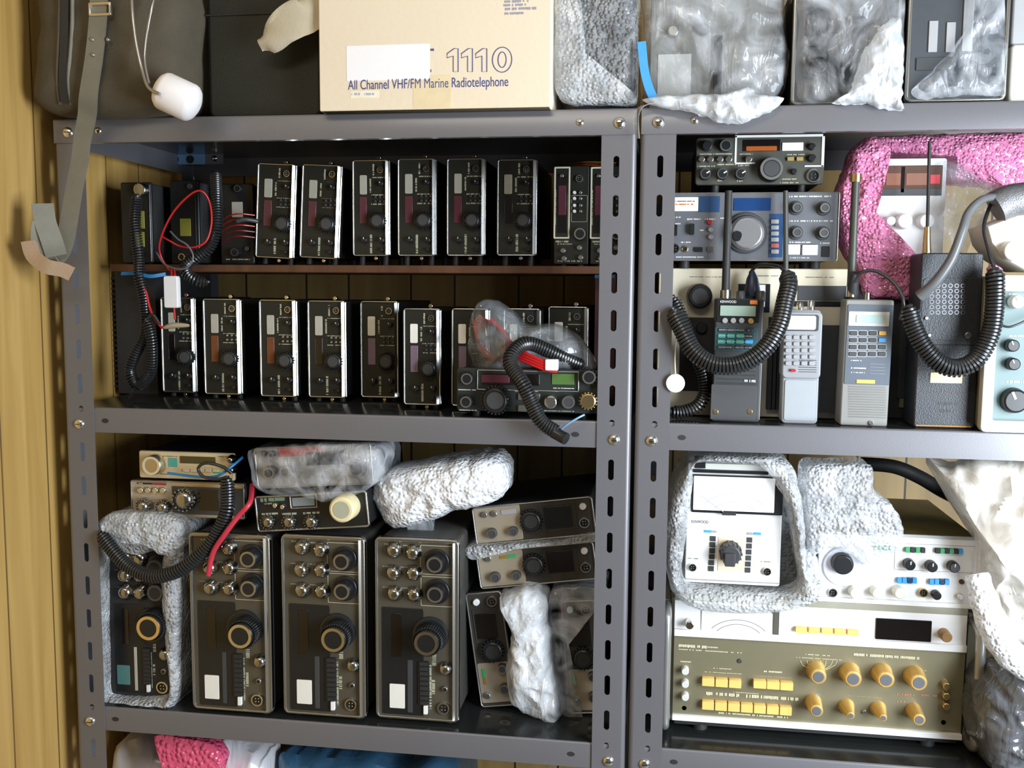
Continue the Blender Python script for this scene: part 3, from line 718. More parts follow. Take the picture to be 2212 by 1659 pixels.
thing(MB().ribbon(pxpath([(262, 591, .125), (295, 591, .118), (325, 597, .112), (358, 592, .118)], 14), .006, .0012, (0, .3, 1)), 'blue_tie', BLUE, 'strip of blue tie tape at the left end of the wooden board', 'tie')
e, M_ = root('thin_wires', P(1280, 352, .22), 'thin yellow, red and orange wires above the white outlined radios', 'wires')
for i, m in enumerate((YLCD, RED, ORANGE)): MB().tube(pxpath([(1225, 358 + i * 2, .3), (1262, 350 + i * 3, .24), (1330, 352 + i * 5, .22)], 12), .0011, 6).build('wire', m, e, M_)

# ================================================================ FRONT RADIO OF THE LOWER ROW
d = Dev('mobile_radio', 'wide black radio lying flat at the shelf edge under the bag of cords', 'radio', [(988, 812), (1302, 812), (1302, 905), (985, 905)], y=.012, rest=Z2, gap=.009)
DP = mat('green_black_panel', (.03, .037, .034), .35, .2, .1)
FR = d; d.case(.095, CASE); d.panel(DP, .004, .005); d.feet(.009, r=.006, inset=.028)
d.lines('display_frame', [(1030, 813, 1250, 862)], SILVER, .0025, wd=.0016)
d.rect('display_window', 1040, 820, 1165, 848, LENS, .0012, .002); d.rect('display_window', 1040, 824, 1100, 842, PURPLE, .0016)
d.rect('meter_window', 1192, 822, 1240, 846, mat('green_lcd', (.08, .16, .04), .3), .0014); d.print_([(1200, 832, 1230, 837)], mat('green_ink', (.3, .6, .1), .5))
for x, y, r in ((1008, 833, 13), (1006, 883, 13), (1272, 830, 15)): d.knob(x, y, r, .014, BLACK, uv=False, ring=SILVER, ribs=12)
d.knob(1069, 880, 28, .02, BLACK, cap=DGREY, name='tuning_knob', ribs=24)
d.knob(1189, 884, 14, .014, CHROME); d.knob(1227, 884, 14, .014, DGREY, ring=SILVER)
d.knob(1270, 882, 17, .016, BRASS, name='microphone_plug', ribs=16)
for x, y in ((1130, 872), (1130, 897), (1155, 872), (1155, 897)): d.rect('push_key', x - 11, y - 7, x + 11, y + 7, SILVER, .003, .001)
d.print_([(990, 855, 1028, 858), (1112, 858, 1160, 861), (990, 905 - 6, 1030, 902), (1175, 901, 1240, 904), (1195, 852, 1240, 855)], WPRINT)
FT = d.top
thing(MB().tube(pxpath([(1212, 927, -.02), (1228, 915, -.022), (1250, 902, -.02), (1262, 896, -.015)], 16), .0016, 8), 'thin_lead', BLUEP, 'thin blue-white lead hanging from the brass plug of the front radio', 'wire')
c0 = [(1262, 792, .035), (1200, 765, .02), (1140, 742, .01), (1108, 762, -.005), (1104, 790, -.015), (1130, 830, -.028), (1148, 870, -.03), (1170, 912, -.032), (1210, 938, -.03)]
e, M_ = coil_cord('thick black coiled cord spilling over the shelf edge in front of the wide radio', c0, .0095, .0023, .0042)
a = P(1212, 942, -.033); MB().tube([a + Vector((-.012, 0, .006)), a + Vector((0, -.002, 0)), a + Vector((.008, -.006, -.003))], .009, 14).build('plug', BLACK, e, M_)
bag = [(1030, 655), (1062, 648), (1105, 672), (1135, 705), (1195, 700), (1250, 730), (1283, 780), (1282, 806), (1180, 806), (1100, 812), (1030, 808), (1013, 770), (1013, 710)]
e, M_ = root('cord_bag', P(1130, 806, .08), 'clear plastic bag of red and black leads lying on the wide black radio', 'bag')
blob(bag, .055, .045, .045, 7, .008, 26).build('plastic_film', SMOKE, e, M_)
mb = MB()
for j in range(5):
    cx, cy, r = (1058, 738, 30 + j * 4); mb.tube([P(cx + (r - 4) * math.cos(t * PI / 12) + j * 2, cy + (r + 6) * math.sin(t * PI / 12 + j * .2), .075 - .004 * j) for t in range(23)], .0016, 6)
mb.tube(pxpath([(1060, 690, .05), (1085, 715, .045), (1105, 745, .045)], 8), .004, 8)
mb.build('red_lead', RED, e, M_)
mb = MB()
for j in range(4): mb.tube(pxpath([(1122, 758 + j * 6, .01), (1155, 772 + j * 6, .002), (1185, 786 + j * 5, 0), (1204, 796 + j * 2, .002)], 12), .0024, 6)
mb.build('red_lead', RED, e, M_)
mb = MB().rbox(*[v for v in (P(1178, 775, 0).x, P(1206, 775, 0).x)], -.004, .006, P(1190, 800, 0).z, P(1190, 776, 0).z, .002, .001); mb.build('white_plug', WHITE, e, M_)
mb = MB().tube(pxpath([(1035, 760, .06), (1045, 790, .06), (1075, 770, .055), (1060, 730, .055), (1030, 740, .06)], 30), .003, 6); mb.build('black_lead', BLACK, e, M_)

# ================================================================ LEFT UNIT, MIDDLE BAY
TPANEL = mat('taupe_panel', (.11, .1, .075), .38, .4, .06)
FRAMEM = mat('cast_silver_frame', (.38, .37, .34), .25, .9, .06)
def transceiver(label, c, y=None, wrapped=False):
    d = Dev('base_transceiver', label, 'radio', c, y=y, rest=Z3, gap=.006, group=None if wrapped else 'large silver-framed transceivers stood on end')
    d.case(.3, mat('grey_case', (.06, .058, .052), .4, .3, .1), .008, ins=.003)
    d.panel(BLACKM if wrapped else TPANEL, .007, .006)
    if not wrapped:
        d.b(MB().frame((-d.w / 2, d.w / 2, 0, d.h), (-d.w / 2 + .0045, d.w / 2 - .0085, .004, d.h - .0065), -.004, .008, 0, .008, .003).loft([[(d.w / 2, .0, z), (d.w / 2 - .009, -.0065, z), (d.w / 2 - .009, .002, z), (d.w / 2, .002, z)] for z in (.004, d.h - .004)]), 'trim_frame', FRAMEM)
        d.lines('key_frame', [(.55, .037, .945, .2), (.55, .208, .945, .375)], CREAM, .0008, True, .0008)
    d.feet(.006, r=.007, inset=.018)
    for u, v in ((.22, .082), (.45, .09), (.21, .207), (.455, .203), (.215, .322), (.455, .322)):
        d.knob(u, v, 15.5, .014, SILVER if not wrapped else CHROME, uv=True, name='control_knob', r1=1.15)
    for v in (.132, .298): d.knob(.715, v + .012, 18, .02, BLACK, skirt=1.5, ring=SILVER if not wrapped else DGREY, uv=True, name='dual_knob')
    # dark dial field
    x0, z1 = d.L(*d.q(.08, .385)); x1, z0 = d.L(*d.q(.56, .98)); xm, zm = d.L(*d.q(.42, .69))
    d.b(MB().rbox(x0, x1, -.0012, .0004, z0, z1, .002, .0005), 'dial_field', BLACK)
    cx, cz = d.L(*d.q(.66, .528)); R = 40 * d.k
    d.b(MB().prof(cx, cz, [(0, R), (-.003, R * .98), (-.004, R * .9), (-.0045, R * .85)], 40), 'dial_ring', BLACK)
    d.knob(.6, .58 if not wrapped else .545, 27, .034, BLACK, ring=CHROME if not wrapped else GOLD, uv=True, name='tuning_knob', r1=1.12, n=40, ribs=36)
    d.rect('dial_window', .19, .42, .3, .66, LENS, .002, .001, uv=True)
    if not wrapped:
        d.rect('meter_window', .145, .81, .325, .945, METER, .0022, .0015, uv=True)
    else: d.rect('meter_window', .1, .8, .3, .93, mat('teal_meter', (.08, .2, .19), .3), .0022, .0015, uv=True)
    d.rect('scale_strip', .37, .675, .42, .965, DGREY if not wrapped else DIMMET, .002, .0005, uv=True)
    d.rect('band_keys', .5, .68, .62, .92, BLACK, .0035, .0008, uv=True)
    for i in range(9):
        v = .685 + i * .027; d.rect('band_key', .515, v, .61, v + .02, BLACKM, .0045, .0006, uv=True)
    d.rect('slide_switch', .555, .925, .6, .972, WHITE, .005, .0006, uv=True)
    d.print_([(.43, .68, .475, .97), (.635, .7, .655, .94), (.13, .44, .17, .6), (.665, .64, .72, .7), (.66, .78, .7, .86)], PRINT, True, vert=True)
    d.print_([(.2, .72, .33, .735), (.24, .75, .33, .76), (.13, .036, .3, .043), (.35, .04, .5, .047), (.1, .16, .48, .166), (.1, .275, .48, .281)], PRINT, True)
    d.knob(.82, .727, 14, .013, SILVER, uv=True, name='control_knob', r1=1.12)
    d.knob(.82, .83, 6, .006, SILVER, uv=True, name='phone_jack', cap=BLACK); d.socket(.8, .935, 14, uv=True)
    return d
T1 = transceiver('large silver-framed transceiver on end behind the red cable', [(410, 1150), (583, 1155), (590, 1540), (418, 1528)])
T2 = transceiver('large silver-framed transceiver on end, middle of three', [(606, 1153), (787, 1160), (793, 1550), (617, 1540)])
T3 = transceiver('large silver-framed transceiver on end nearest the middle post, under the silvery roll', [(806, 1159), (990, 1166), (993, 1558), (818, 1550)])
T0 = transceiver('black transceiver on end, wrapped in bubble wrap at the far left of the shelf', [(232, 1178), (372, 1182), (378, 1508), (240, 1500)], wrapped=True)
mb = ringwrap([(205, 1150), (235, 1112), (320, 1105), (395, 1130), (402, 1200), (396, 1380), (392, 1500), (360, 1538), (300, 1536), (225, 1530), (212, 1440), (205, 1300)],
              [(236, 1182), (245, 1180), (300, 1196), (358, 1184), (352, 1240), (362, 1380), (374, 1470), (368, 1500), (300, 1506), (240, 1500), (236, 1440), (234, 1300)], T0.y - .004, .022, .2, 3, .005, 34)
T0.b(mb, 'bubble_wrap', BUB, 'creased clear bubble wrap', world=True)
mb = blob([(215, 1130), (240, 1110), (320, 1106), (390, 1125), (398, 1175), (360, 1200), (335, 1185), (290, 1175), (240, 1180), (215, 1160)], T0.y - .02, .014, .03, 9, .008, 40)
T0.b(mb, 'bubble_wrap', BUB, 'folded top of the bubble wrap', world=True)
# radios stacked above
BIGTOP = T1.top
d = Dev('car_radio', 'beige two-tone radio on the wrapped transceiver, under the thin cream radio', 'radio', [(280, 1036), (528, 1046), (530, 1122), (287, 1112)], y=T0.y + .005, rest=None)
R2 = d; d.case(.2); d.panel(BEIGE, .003, .006); d.trim(SILVER, .002, .002, .003)
d.rect('dark_panel', 371, 1050, 528, 1116, DGREY, .0012); d.rect('display_window', 427, 1058, 473, 1104, LENS, .0022)
d.rect('level_display', 296, 1042, 358, 1048, BLACK, .0014); d.rect('red_light', 328, 1043, 356, 1047, RED, .002); d.rect('green_light', 298, 1043, 308, 1046, YLCD, .002)
for i in range(4): d.knob(302 + i * 16, 1060, 6.5, .006, CHROME, name='push_button', n=14)
for x, y, r in ((304, 1096, 15), (346, 1098, 14), (392, 1082, 22)): d.knob(x, y, r, .018, SILVER, name='control_knob', ribs=16)
for x, y in ((497, 1064), (497, 1086), (500, 1102)): d.knob(x, y, 6, .006, SILVER, name='push_button', n=12)
d.print_([(292, 1053, 360, 1055), (295, 1078, 360, 1080), (372, 1110, 420, 1113)], mat('dark_print', (.1, .08, .05), .6))
d.rect('brand_plate', 372, 1046, 520, 1049, GOLD, .001)
R2TOP = d.top
d = Dev('car_radio', 'thin cream radio with a round silver knob, top of the far-left stack', 'radio', [(297, 963), (503, 970), (508, 1028), (303, 1023)], y=T0.y + .01, rest=R2TOP, gap=.003)
d.case(.2); d.panel(mat('ivory_panel', (.66, .54, .33), .35, .2, .04), .003, .006); d.feet(.003, r=.005)
d.rect('display_window', 388, 975, 465, 993, mat('olive_window', (.07, .055, .02), .15), .0012); d.rect('teal_sticker', 363, 979, 383, 999, TEALB, .001)
d.knob(326, 996, 21, .018, mat('champagne', (.6, .52, .38), .25, .9), name='volume_knob', n=36, ribs=0, ring=CREAM)
for i in range(5): d.rect('push_key', 395 + i * 16, 1003, 408 + i * 16, 1010, CREAM, .003)
d.rect('green_mark', 460, 1008, 476, 1013, GREENB, .001); d.knob(494, 984, 9, .014, SILVER, name='control_knob'); d.knob(496, 1006, 9, .016, SILVER, name='control_knob')
d.print_([(340, 974, 382, 977), (340, 1000, 385, 1002), (470, 975, 500, 978), (392, 998, 460, 1000), (345, 1013, 385, 1016)], mat('dark_print', (.1, .08, .05), .6))
coil_cord('thick black coiled cord sagging across the wrapped transceiver and the first large one', [(490, 1030, T0.y - .03), (492, 1075, T0.y - .035), (488, 1110, T0.y - .04), (462, 1165, T0.y - .045), (425, 1205, T0.y - .05), (380, 1235, T0.y - .055), (330, 1245, T0.y - .055), (280, 1225, T0.y - .05), (245, 1190, T0.y - .045), (216, 1150, T0.y - .04)], .0095, .0023, .0047,
          ends=[[(490, 1030, T0.y - .03), (470, 1035, T0.y - .03), (440, 1030, T0.y - .03), (428, 1012, T0.y - .028), (445, 1000, T0.y - .028), (480, 1008, T0.y - .025), (500, 1022, T0.y - .02)]])
thing(MB().tube(pxpath([(545, 1048, T1.y + .03), (540, 1085, T1.y - .01), (515, 1115, T1.y - .02), (485, 1155, T1.y - .028), (460, 1195, T1.y - .03), (450, 1243, T1.y - .03)], 40), .0042, 10), 'red_cable', CRIM, 'red cable hanging in front of the first large transceiver', 'cable')
thing(MB().tube(pxpath([(362, 1022, T0.y - .006), (430, 1030, T0.y - .01), (470, 1028, T0.y - .015), (500, 1008, T0.y - .01), (524, 988, T0.y + .01)], 30), .0022, 8), 'blue_wire', BLUE, 'blue wire lying along the bottom edge of the thin cream radio', 'wire')
d = Dev('car_radio', 'black radio with a large cream knob, tilted on the large transceivers', 'radio', [(547, 1068), (793, 1058), (798, 1134), (559, 1148)], y=T1.y + .012, rest=BIGTOP + .001, tilt=True)
R3 = d; d.case(.2); d.panel(BLACK, .004, .006); d.trim(SILVER, .0028, .002, .005)
d.lines('meter_frame', [(624, 1068, 686, 1094)], SILVER, .003, wd=.0018); d.rect('meter_window', 630, 1073, 680, 1089, mat('grey_meter', (.2, .23, .24), .15), .001)
for x in (575, 621, 669): d.knob(x, 1127, 13.5, .012, CHROME, name='control_knob', ribs=14)
for x, y in ((593, 1090), (609, 1093)): d.knob(x, y, 5, .008, CHROME, name='toggle', n=12)
d.knob(737, 1099, 28, .03, mat('cream_knob', (.78, .68, .4), .3, 0, .03), cap=mat('sage_disc', (.4, .4, .3), .4), name='tuning_knob', n=40, r1=1.05)
d.print_([(562, 1074, 615, 1080)], mat('green_print', (.2, .3, .2), .5)); d.print_([(565, 1106, 600, 1109), (608, 1106, 640, 1109), (655, 1104, 690, 1107), (572, 1084, 590, 1087)], PRINT)
d = Dev('car_radio', 'grey radio in a clear plastic bag on top of the black radio', 'radio', [(545, 976), (803, 962), (806, 1055), (560, 1062)], y=T1.y + .02, rest=R3.top + .002, tilt=True)
R4 = d; d.case(.18); d.panel(mat('dusty_panel', (.26, .24, .22), .45, .1, .1), .005, .006); d.trim(SILVER, .0025, .002, .005)
for x, y, r in ((580, 1030, 13), (615, 1028, 12), (768, 1020, 20), (565, 990, 6), (585, 990, 6)): d.knob(x, y, r, .014, DGREY, ring=SILVER, name='control_knob')
d.rect('red_lettering_plate', 600, 975, 700, 990, mat('faded_red', (.35, .08, .07), .5), .001); d.rect('display_window', 660, 985, 745, 1010, DGREY, .001)
d.b(blob([(540, 975), (600, 962), (700, 955), (800, 958), (828, 985), (815, 1040), (760, 1072), (705, 1082), (650, 1068), (590, 1068), (552, 1050)], d.y - .012, .028, .12, 12, .012, 20), 'plastic_bag', CLEAR, world=True)
# silvery roll
rollo = [(806, 1035), (840, 1015), (925, 998), (1010, 985), (1070, 984), (1095, 1010), (1098, 1055), (1070, 1082), (1000, 1100), (930, 1122), (860, 1140), (835, 1125), (806, 1078)]
e, M_ = root('bubble_wrapped_roll', P(950, 1140, .1), 'silvery bubble-wrapped bundle lying on the third large transceiver', 'package')
ry = T3.y + .05
blob(rollo, ry, .045, .08, 21, .009, 30, 20, 110).build('bubble_wrap', BUBW, e, M_)
MB().loft([[P(905 + a_, 1120 + b_, ry + .01) + Vector((0, dy, 0)) for a_, b_ in ((-32, -8), (34, -12), (30, 30), (-22, 34))] for dy in (0, .006)]).build('tape_flap', CLEAR, e, M_)
# two radios lying in a stack, two on end, at the right
TAN = mat('tan_panel', (.36, .3, .22), .4, .2, .08)
def rect_radio(label, c, y, rest, onend=False, tilt=True, grn=True, gap=.001):
    d = Dev('mobile_radio', label, 'radio', c, y=y, rest=rest, gap=gap, tilt=tilt, group=None, snap=True)
    d.case(.2); d.panel(mat('umber_panel', (.05, .045, .035), .35, .2, .1), .004, .006); d.trim(SILVER, .0022, .0025, .006)
    f = (lambda u, v: (u, v)) if not onend else (lambda u, v: (1 - (1 - v), 1 - u)) if False else (lambda u, v: (v, 1 - u))
    def R(n, u0, v0, u1, v1, m, t, rc=.001):
        a_, b_ = f(u0, v0), f(u1, v1); d.rect(n, min(a_[0], b_[0]), min(a_[1], b_[1]), max(a_[0], b_[0]), max(a_[1], b_[1]), m, t, rc, uv=True)
    R('tan_plate', .02, .05, .39, .95, TAN, .001, .003); R('display_window', .59, .18, .81, .74, LENS, .0022)
    p0, p1 = f(.56, .12), f(.85, .8); d.lines('window_frame', [(min(p0[0], p1[0]), min(p0[1], p1[1]), max(p0[0], p1[0]), max(p0[1], p1[1]))], DGREY, .0016, True, .0008)
    for u, v, r in ((.13, .74, 11), (.31, .74, 10)): d.knob(*f(u, v), r, .01, DGREY, ring=SILVER, uv=True, name='control_knob')
    d.knob(*f(.47, .52), 22, .012, BLACK, cap=BLACKM, uv=True, name='tuning_knob', ribs=20)
    d.knob(*f(.91, .25), 7, .005, WHITE, uv=True, name='push_button', n=14)
    d.socket(*f(.91, .68), 12, uv=True)
    if grn: R('green_key', .26, .16, .34, .25, GREENB, .002); R('amber_key', .2, .17, .26, .25, mat('ochre_key', (.3, .18, .03), .4), .002); d.knob(*f(.1, .22), 7, .006, SILVER, uv=True, name='push_button', n=14)
    else:
        for u in (.1, .18): d.knob(*f(u, .24), 6.5, .006, SILVER, uv=True, name='push_button', n=14)
        R('grey_key', .24, .15, .36, .27, GREY, .002)
    a_, b_ = f(.06, .4), f(.36, .44); d.print_([(min(a_[0], b_[0]), min(a_[1], b_[1]), max(a_[0], b_[0]), max(a_[1], b_[1]))], mat('dark_print', (.1, .08, .05), .6), True, vert=onend)
    return d
V1 = rect_radio('tan and black radio stood on end, leaning left, beside the white wrapped packet', [(1005, 1287), (1085, 1281), (1112, 1524), (1040, 1537)], None, Z3, True)
V2 = rect_radio('tan and black radio on end with a red sticker, partly behind the middle post', [(1209, 1291), (1290, 1289), (1303, 1532), (1232, 1537)], V1.y, Z3, True, grn=True)
V2.rect('red_sticker', 1212, 1292, 1219, 1355, RED, .004)
S2 = rect_radio('tan and black radio lying flat, lower of two, with green key', [(1025, 1192), (1283, 1169), (1290, 1250), (1040, 1273)], V1.y + .005, None)
S1 = rect_radio('tan and black radio lying flat, upper of two, with grey key', [(1016, 1095), (1280, 1073), (1288, 1153), (1032, 1179)], V1.y + .005, None, grn=False)
S2.b(blob([(1002, 1190), (1020, 1178), (1100, 1172), (1200, 1166), (1290, 1150), (1294, 1168), (1200, 1176), (1100, 1187), (1040, 1196), (1020, 1210)], S2.y - .008, .01, .12, 5, .005, 50), 'bubble_wrap', BUB, world=True)
V2.b(blob([(1185, 1300), (1200, 1272), (1250, 1268), (1300, 1274), (1304, 1292), (1215, 1292), (1206, 1330), (1215, 1450), (1228, 1540), (1260, 1552), (1225, 1560), (1208, 1520), (1196, 1400)], V2.y - .006, .008, .12, 15, .004, 40), 'bubble_wrap', CLEAR, world=True)
e, M_ = root('wrapped_packet', P(1150, 1560, .08), 'white translucent wrapped packet wedged between the two radios on end', 'package')
blob([(1078, 1290), (1115, 1275), (1140, 1268), (1180, 1290), (1185, 1340), (1195, 1420), (1210, 1490), (1212, 1545), (1190, 1560), (1130, 1535), (1105, 1515), (1095, 1440), (1105, 1370), (1090, 1320)], V1.y - .02, .035, .06, 31, .012, 26, 20, 110).build('foam_wrap', MILKY, e, M_)
blob([(1085, 1295), (1125, 1280), (1165, 1300), (1175, 1370), (1190, 1450), (1200, 1530), (1180, 1545), (1120, 1515), (1105, 1440), (1112, 1370)], V1.y - .012, .02, .04, 33, .008, 26).build('white_packet', BUBW, e, M_)
# bottom bay bags
def bagthing(label, name, px, y, bulge, thick, seed, m, amp=.02, fr=14, part='bag_film', base=None):
    mb = blob(px, y, bulge, thick, seed, amp, fr, 18, 100)
    o = mb.build(name, m); return tag(o, label, 'bag')
bagthing('white plastic bag bulging under the lowest shelf at the left', 'plastic_bag', [(245, 1640), (270, 1600), (330, 1598), (345, 1625), (400, 1650), (440, 1690), (500, 2100), (500, 2500), (250, 2400), (235, 1900)], .125, .03, .12, 41, WBAG, .014)
bagthing('red-pink bubble wrapped bundle between two white bags on the bottom shelf', 'wrapped_bundle', [(332, 1590), (400, 1597), (455, 1608), (482, 1640), (470, 1675), (470, 1900), (460, 2350), (390, 2350), (385, 1900), (380, 1660)], .05, .012, .03, 42, PINKBAG, .006)
bagthing('crumpled white bag beside the red-pink bundle under the lowest shelf', 'plastic_bag', [(478, 1606), (520, 1616), (560, 1640), (575, 1680), (600, 2100), (600, 2400), (560, 2400), (545, 1900), (505, 1680)], .1, .03, .08, 43, WBAG)
bagthing('dark blue plastic bag on the bottom shelf right of the white bags', 'plastic_bag', [(600, 1650), (640, 1628), (720, 1640), (860, 1660), (980, 1690), (1000, 2200), (1000, 2500), (640, 2500), (620, 2000)], .14, .05, .2, 44, BLUBAG)

# ================================================================ TOP OF THE LEFT UNIT
d = Dev('cardboard_box', 'cream cardboard box printed 1110 with a blank white sticker', 'box', [(688, -40), (1187, -46), (1193, 229), (690, 236)], y=-.022, rest=Z1)
d.b(MB().rbox(-d.w / 2, d.w / 2, 0, .34, 0, d.h, .002, .0012), 'carton', CARD)
d.b(MB().box((-d.w / 2 + .002, .001, -.0), (d.w / 2 - .002, .3, .001)), 'bottom_flap', CARDE)
for x in (690 + 205, 965 - 10): pass
d.rect('white_sticker', 748, 96, 928, 168, PAPER, .0004)
ones = [(.0, .78), (.5, 1), (.8, 1), (.8, 0), (.45, 0), (.45, .68), (.0, .6)]
for k_, x0 in enumerate((966, 997, 1028)):
    q_ = [d.L(x0 + u * 30, 152 - v * 50) for u, v in ones]; q_.append(q_[0]); q_.append(q_[1])
    d.b(MB().tube([(u, -.0003, v) for u, v in q_], .0006, 5), 'printed_number', NAVYI)
for sc_ in (1, .52):
    cx, cz = d.L(1085, 126); d.b(MB().tube([(cx + 21 * d.k * (sc_ if sc_ == 1 else .42) * math.cos(q * PI / 20), -.0003, cz + 26 * d.k * (sc_ if sc_ == 1 else .62) * math.sin(q * PI / 20)) for q in range(42)], .0006, 5), 'printed_number', NAVYI)
d.text('All Channel VHF/FM Marine Radiotelephone', 752, 170, 1098, 190, NAVYI, 'printed_line')
d.print_([(1090, -2, 1140, 2), (1088, 6, 1135, 10), (1088, 14, 1158, 18), (1088, 24, 1130, 28)], mat('faded_ink', (.35, .35, .45), .7), gl=.0016)
d.rect('pale_label', 757, 194, 818, 208, mat('pale_label', (.85, .78, .62), .7), .0003); d.print_([(760, 198, 782, 203), (786, 198, 808, 203)], mat('faded_blue', (.4, .5, .65), .7), t=.0006)
for x, y in ((932, 105), (932, 150)): d.print_([(x - 2, y - 3, x + 4, y + 3)], NAVYI)
d.rect('tape', 892, 160, 975, 229, mat('clear_tape', (.76, .63, .4), .3), .0003)
e, M_ = root('canvas_bag', P(250, 260, .0), 'khaki canvas satchel overhanging the left end of the top shelf', 'bag')
bo = [(88, -160), (96, 60), (84, 190), (92, 232), (135, 250), (230, 257), (300, 252), (370, 243), (400, 215), (402, 100), (412, 20), (395, -60), (380, -180), (200, -190)]
mb = blob(bo, -.012, .045, .3, 51, .006, 12, 18, 110, 4); 
mz = min(v[2] for v in mb.v); 
mb.v = [Vector((v[0], v[1], max(v[2], Z1 + .0005) if v[1] > -.003 else v[2])) for v in mb.v]
mb.build('canvas_body', CANVAS, e, M_)
for x_, dx in ((128, 0), (152, 4)): MB().tube(pxpath([(x_ + 4, -100, -.055), (x_ + dx, 60, -.057), (x_ - 4, 170, -.054), (x_ + 2, 225, -.04)], 24), .003, 8).build('piping', STRAPM if x_ > 140 else CANVAS, e, M_)
MB().ribbon(pxpath([(140, -100, -.058), (139, 60, -.059), (136, 170, -.057), (140, 222, -.045)], 20), .012, .002).build('zip', BLACKM, e, M_)
mb = MB(); a, b = P(192, 6, -.066), P(242, 34, -.066); mb.frame((a.x, b.x, b.z, a.z), (a.x + .004, b.x - .004, b.z + .004, a.z - .004), -.069, -.064, 0, .002, .001); mb.build('buckle', CHROME, e, M_)
sp = [(215, -60, -.062), (213, 20, -.064), (205, 110, -.066), (192, 200, -.06), (188, 250, -.04), (178, 300, -.03), (172, 350, -.03), (160, 410, -.03), (150, 470, -.034), (138, 530, -.04), (118, 560, -.05), (98, 555, -.065), (88, 520, -.075), (90, 480, -.075)]
pts = pxpath(sp, 70); sides = [Vector((1, 0, .03)).lerp(Vector((.75, .65, .15)), max(0, (i - 40) / 30)) for i in range(71)]
MB().ribbon(pts, .027, .003, sides).build('strap', STRAPM, e, M_)
pts = pxpath([(92, 440, -.07), (98, 480, -.072), (112, 520, -.07), (122, 552, -.06)], 20); MB().ribbon(pts, .03, .003, (.8, .6, 0)).build('strap_end', STRAPM, e, M_)
MB().ribbon(pxpath([(62, 520, -.085), (72, 552, -.08), (100, 575, -.075), (132, 582, -.06), (155, 592, -.05)], 16), .022, .003, (.4, .2, .9)).build('leather_tab', LEATH, e, M_)
for x, y in ((198, 85), (200, 118), (232, 85)):
    c = P(x, y, -.069); MB().loft([circ(c.x, c.z, q, yy, 12) for yy, q in ((-.064, .003), (-.0685, .003), (-.0695, .002))]).build('rivet', SILVER, e, M_)
e, M_ = root('float_bulb', P(382, 248, -.06), 'white foam bulb on a bent wire lying against the satchel', 'float')
a, b = P(356, 197, -.075), P(410, 222, -.068); ax = (b - a).normalized()
mb = MB(); mb.tube([a - ax * .014, a - ax * .0125, a - ax * .009, a - ax * .004, a, a.lerp(b, .5), b, b + ax * .004, b + ax * .009, b + ax * .0125, b + ax * .014], .0275, 28, 0, lambda t: [.25, .5, .78, .95, 1, 1, 1, .95, .78, .5, .25][round(t * 10)])
mb.build('foam_bulb', FOAM, e, M_)
MB().tube(pxpath([(283, -60, -.07), (286, 20, -.085), (294, 90, -.088), (307, 150, -.09), (320, 188, -.1), (345, 203, -.105)], 40), .0024, 8).build('wire', SILVER, e, M_)
MB().tube(pxpath([(352, -60, -.06), (330, 10, -.078), (318, 70, -.08), (313, 130, -.085), (322, 180, -.095)], 40), .002, 8).build('wire', SILVER, e, M_)
d = Dev('equipment_case', 'very dark olive canvas-covered case between the satchel and the cream box', 'case', [(446, -90), (694, -90), (692, 242), (448, 244)], y=.03, rest=Z1)
d.b(MB().rbox(-d.w / 2, d.w / 2, 0, .36, 0, d.h, .012, .006), 'case_body', GREENC)
d.b(MB().rbox(-d.w / 2 - .001, d.w / 2 + .001, -.002, .3, d.h * .68, d.h * .69, .001, .0005), 'lid_seam', BLACKM)
mb = MB(); pts = pxpath([(640, -60, .0), (690, -20, -.0), (672, 25, -.01), (640, 42, -.015), (610, 60, -.015), (585, 85, -.012), (562, 98, -.008)], 30)
n = len(pts); L = []
for i, p in enumerate(pts):
    t = (pts[min(i + 1, n - 1)] - pts[max(i - 1, 0)]).normalized(); sd = t.cross(Vector((0, 1, 0))).normalized(); wd = .012 + .016 * math.sin(PI * min(1, i / n * 1.1)) ** .6
    if i > n - 5: wd *= .75
    L.append([p + sd * wd * math.cos(a_) + Vector((0, 1, 0)) * (.004 * math.sin(a_) + .006 * math.sin(a_ * 2 + i * .3) * .5) for a_ in [2 * PI * k / 16 for k in range(16)]])
mb.loft(L); thing(mb, 'cloth_strip', CLOTH, 'twisted cream cloth strip hanging in front of the dark olive case', 'cloth')
def bagged(name, label, c, y, wrap, m, wm, seed, cat='radio', amp=.012, fr=16, bulge=.025, rimm=None, dep=.25, thick=.2, feats=None, wl=None):
    d = Dev(name, label, cat, c, y=y, rest=Z1, gap=.002); d.case(dep); d.panel(m, .004, .005)
    if rimm: d.trim(rimm, .005, .004, .008)
    if feats: feats(d)
    for wo, ws in ((wrap, seed),):
        d.b(blob(wo, y - .008, bulge, thick, ws, amp, fr, 20, 110, 4), 'plastic_wrap', wm, wl, world=True)
    return d
bagged('wrapped_radio', 'dark mesh-fronted set in clear bubble wrap, right of the cream box', [(1246, -60), (1372, -60), (1370, 210), (1244, 208)], .035,
       [(1198, -90), (1290, -100), (1378, -90), (1378, 60), (1378, 180), (1372, 224), (1300, 226), (1225, 222), (1200, 190), (1196, 60)], mat('mesh_front', (.03, .032, .036), .35, .5, .5, 250, .6, 700), wrapmat('sheer_bubble_wrap', (.8, .83, .86), .3, .08, 165, 'bubble', .9, .2), 61, amp=.006, fr=30)
WR = [o for o in bpy.data.objects if o.get('label', '').startswith('dark mesh-fronted')][0]
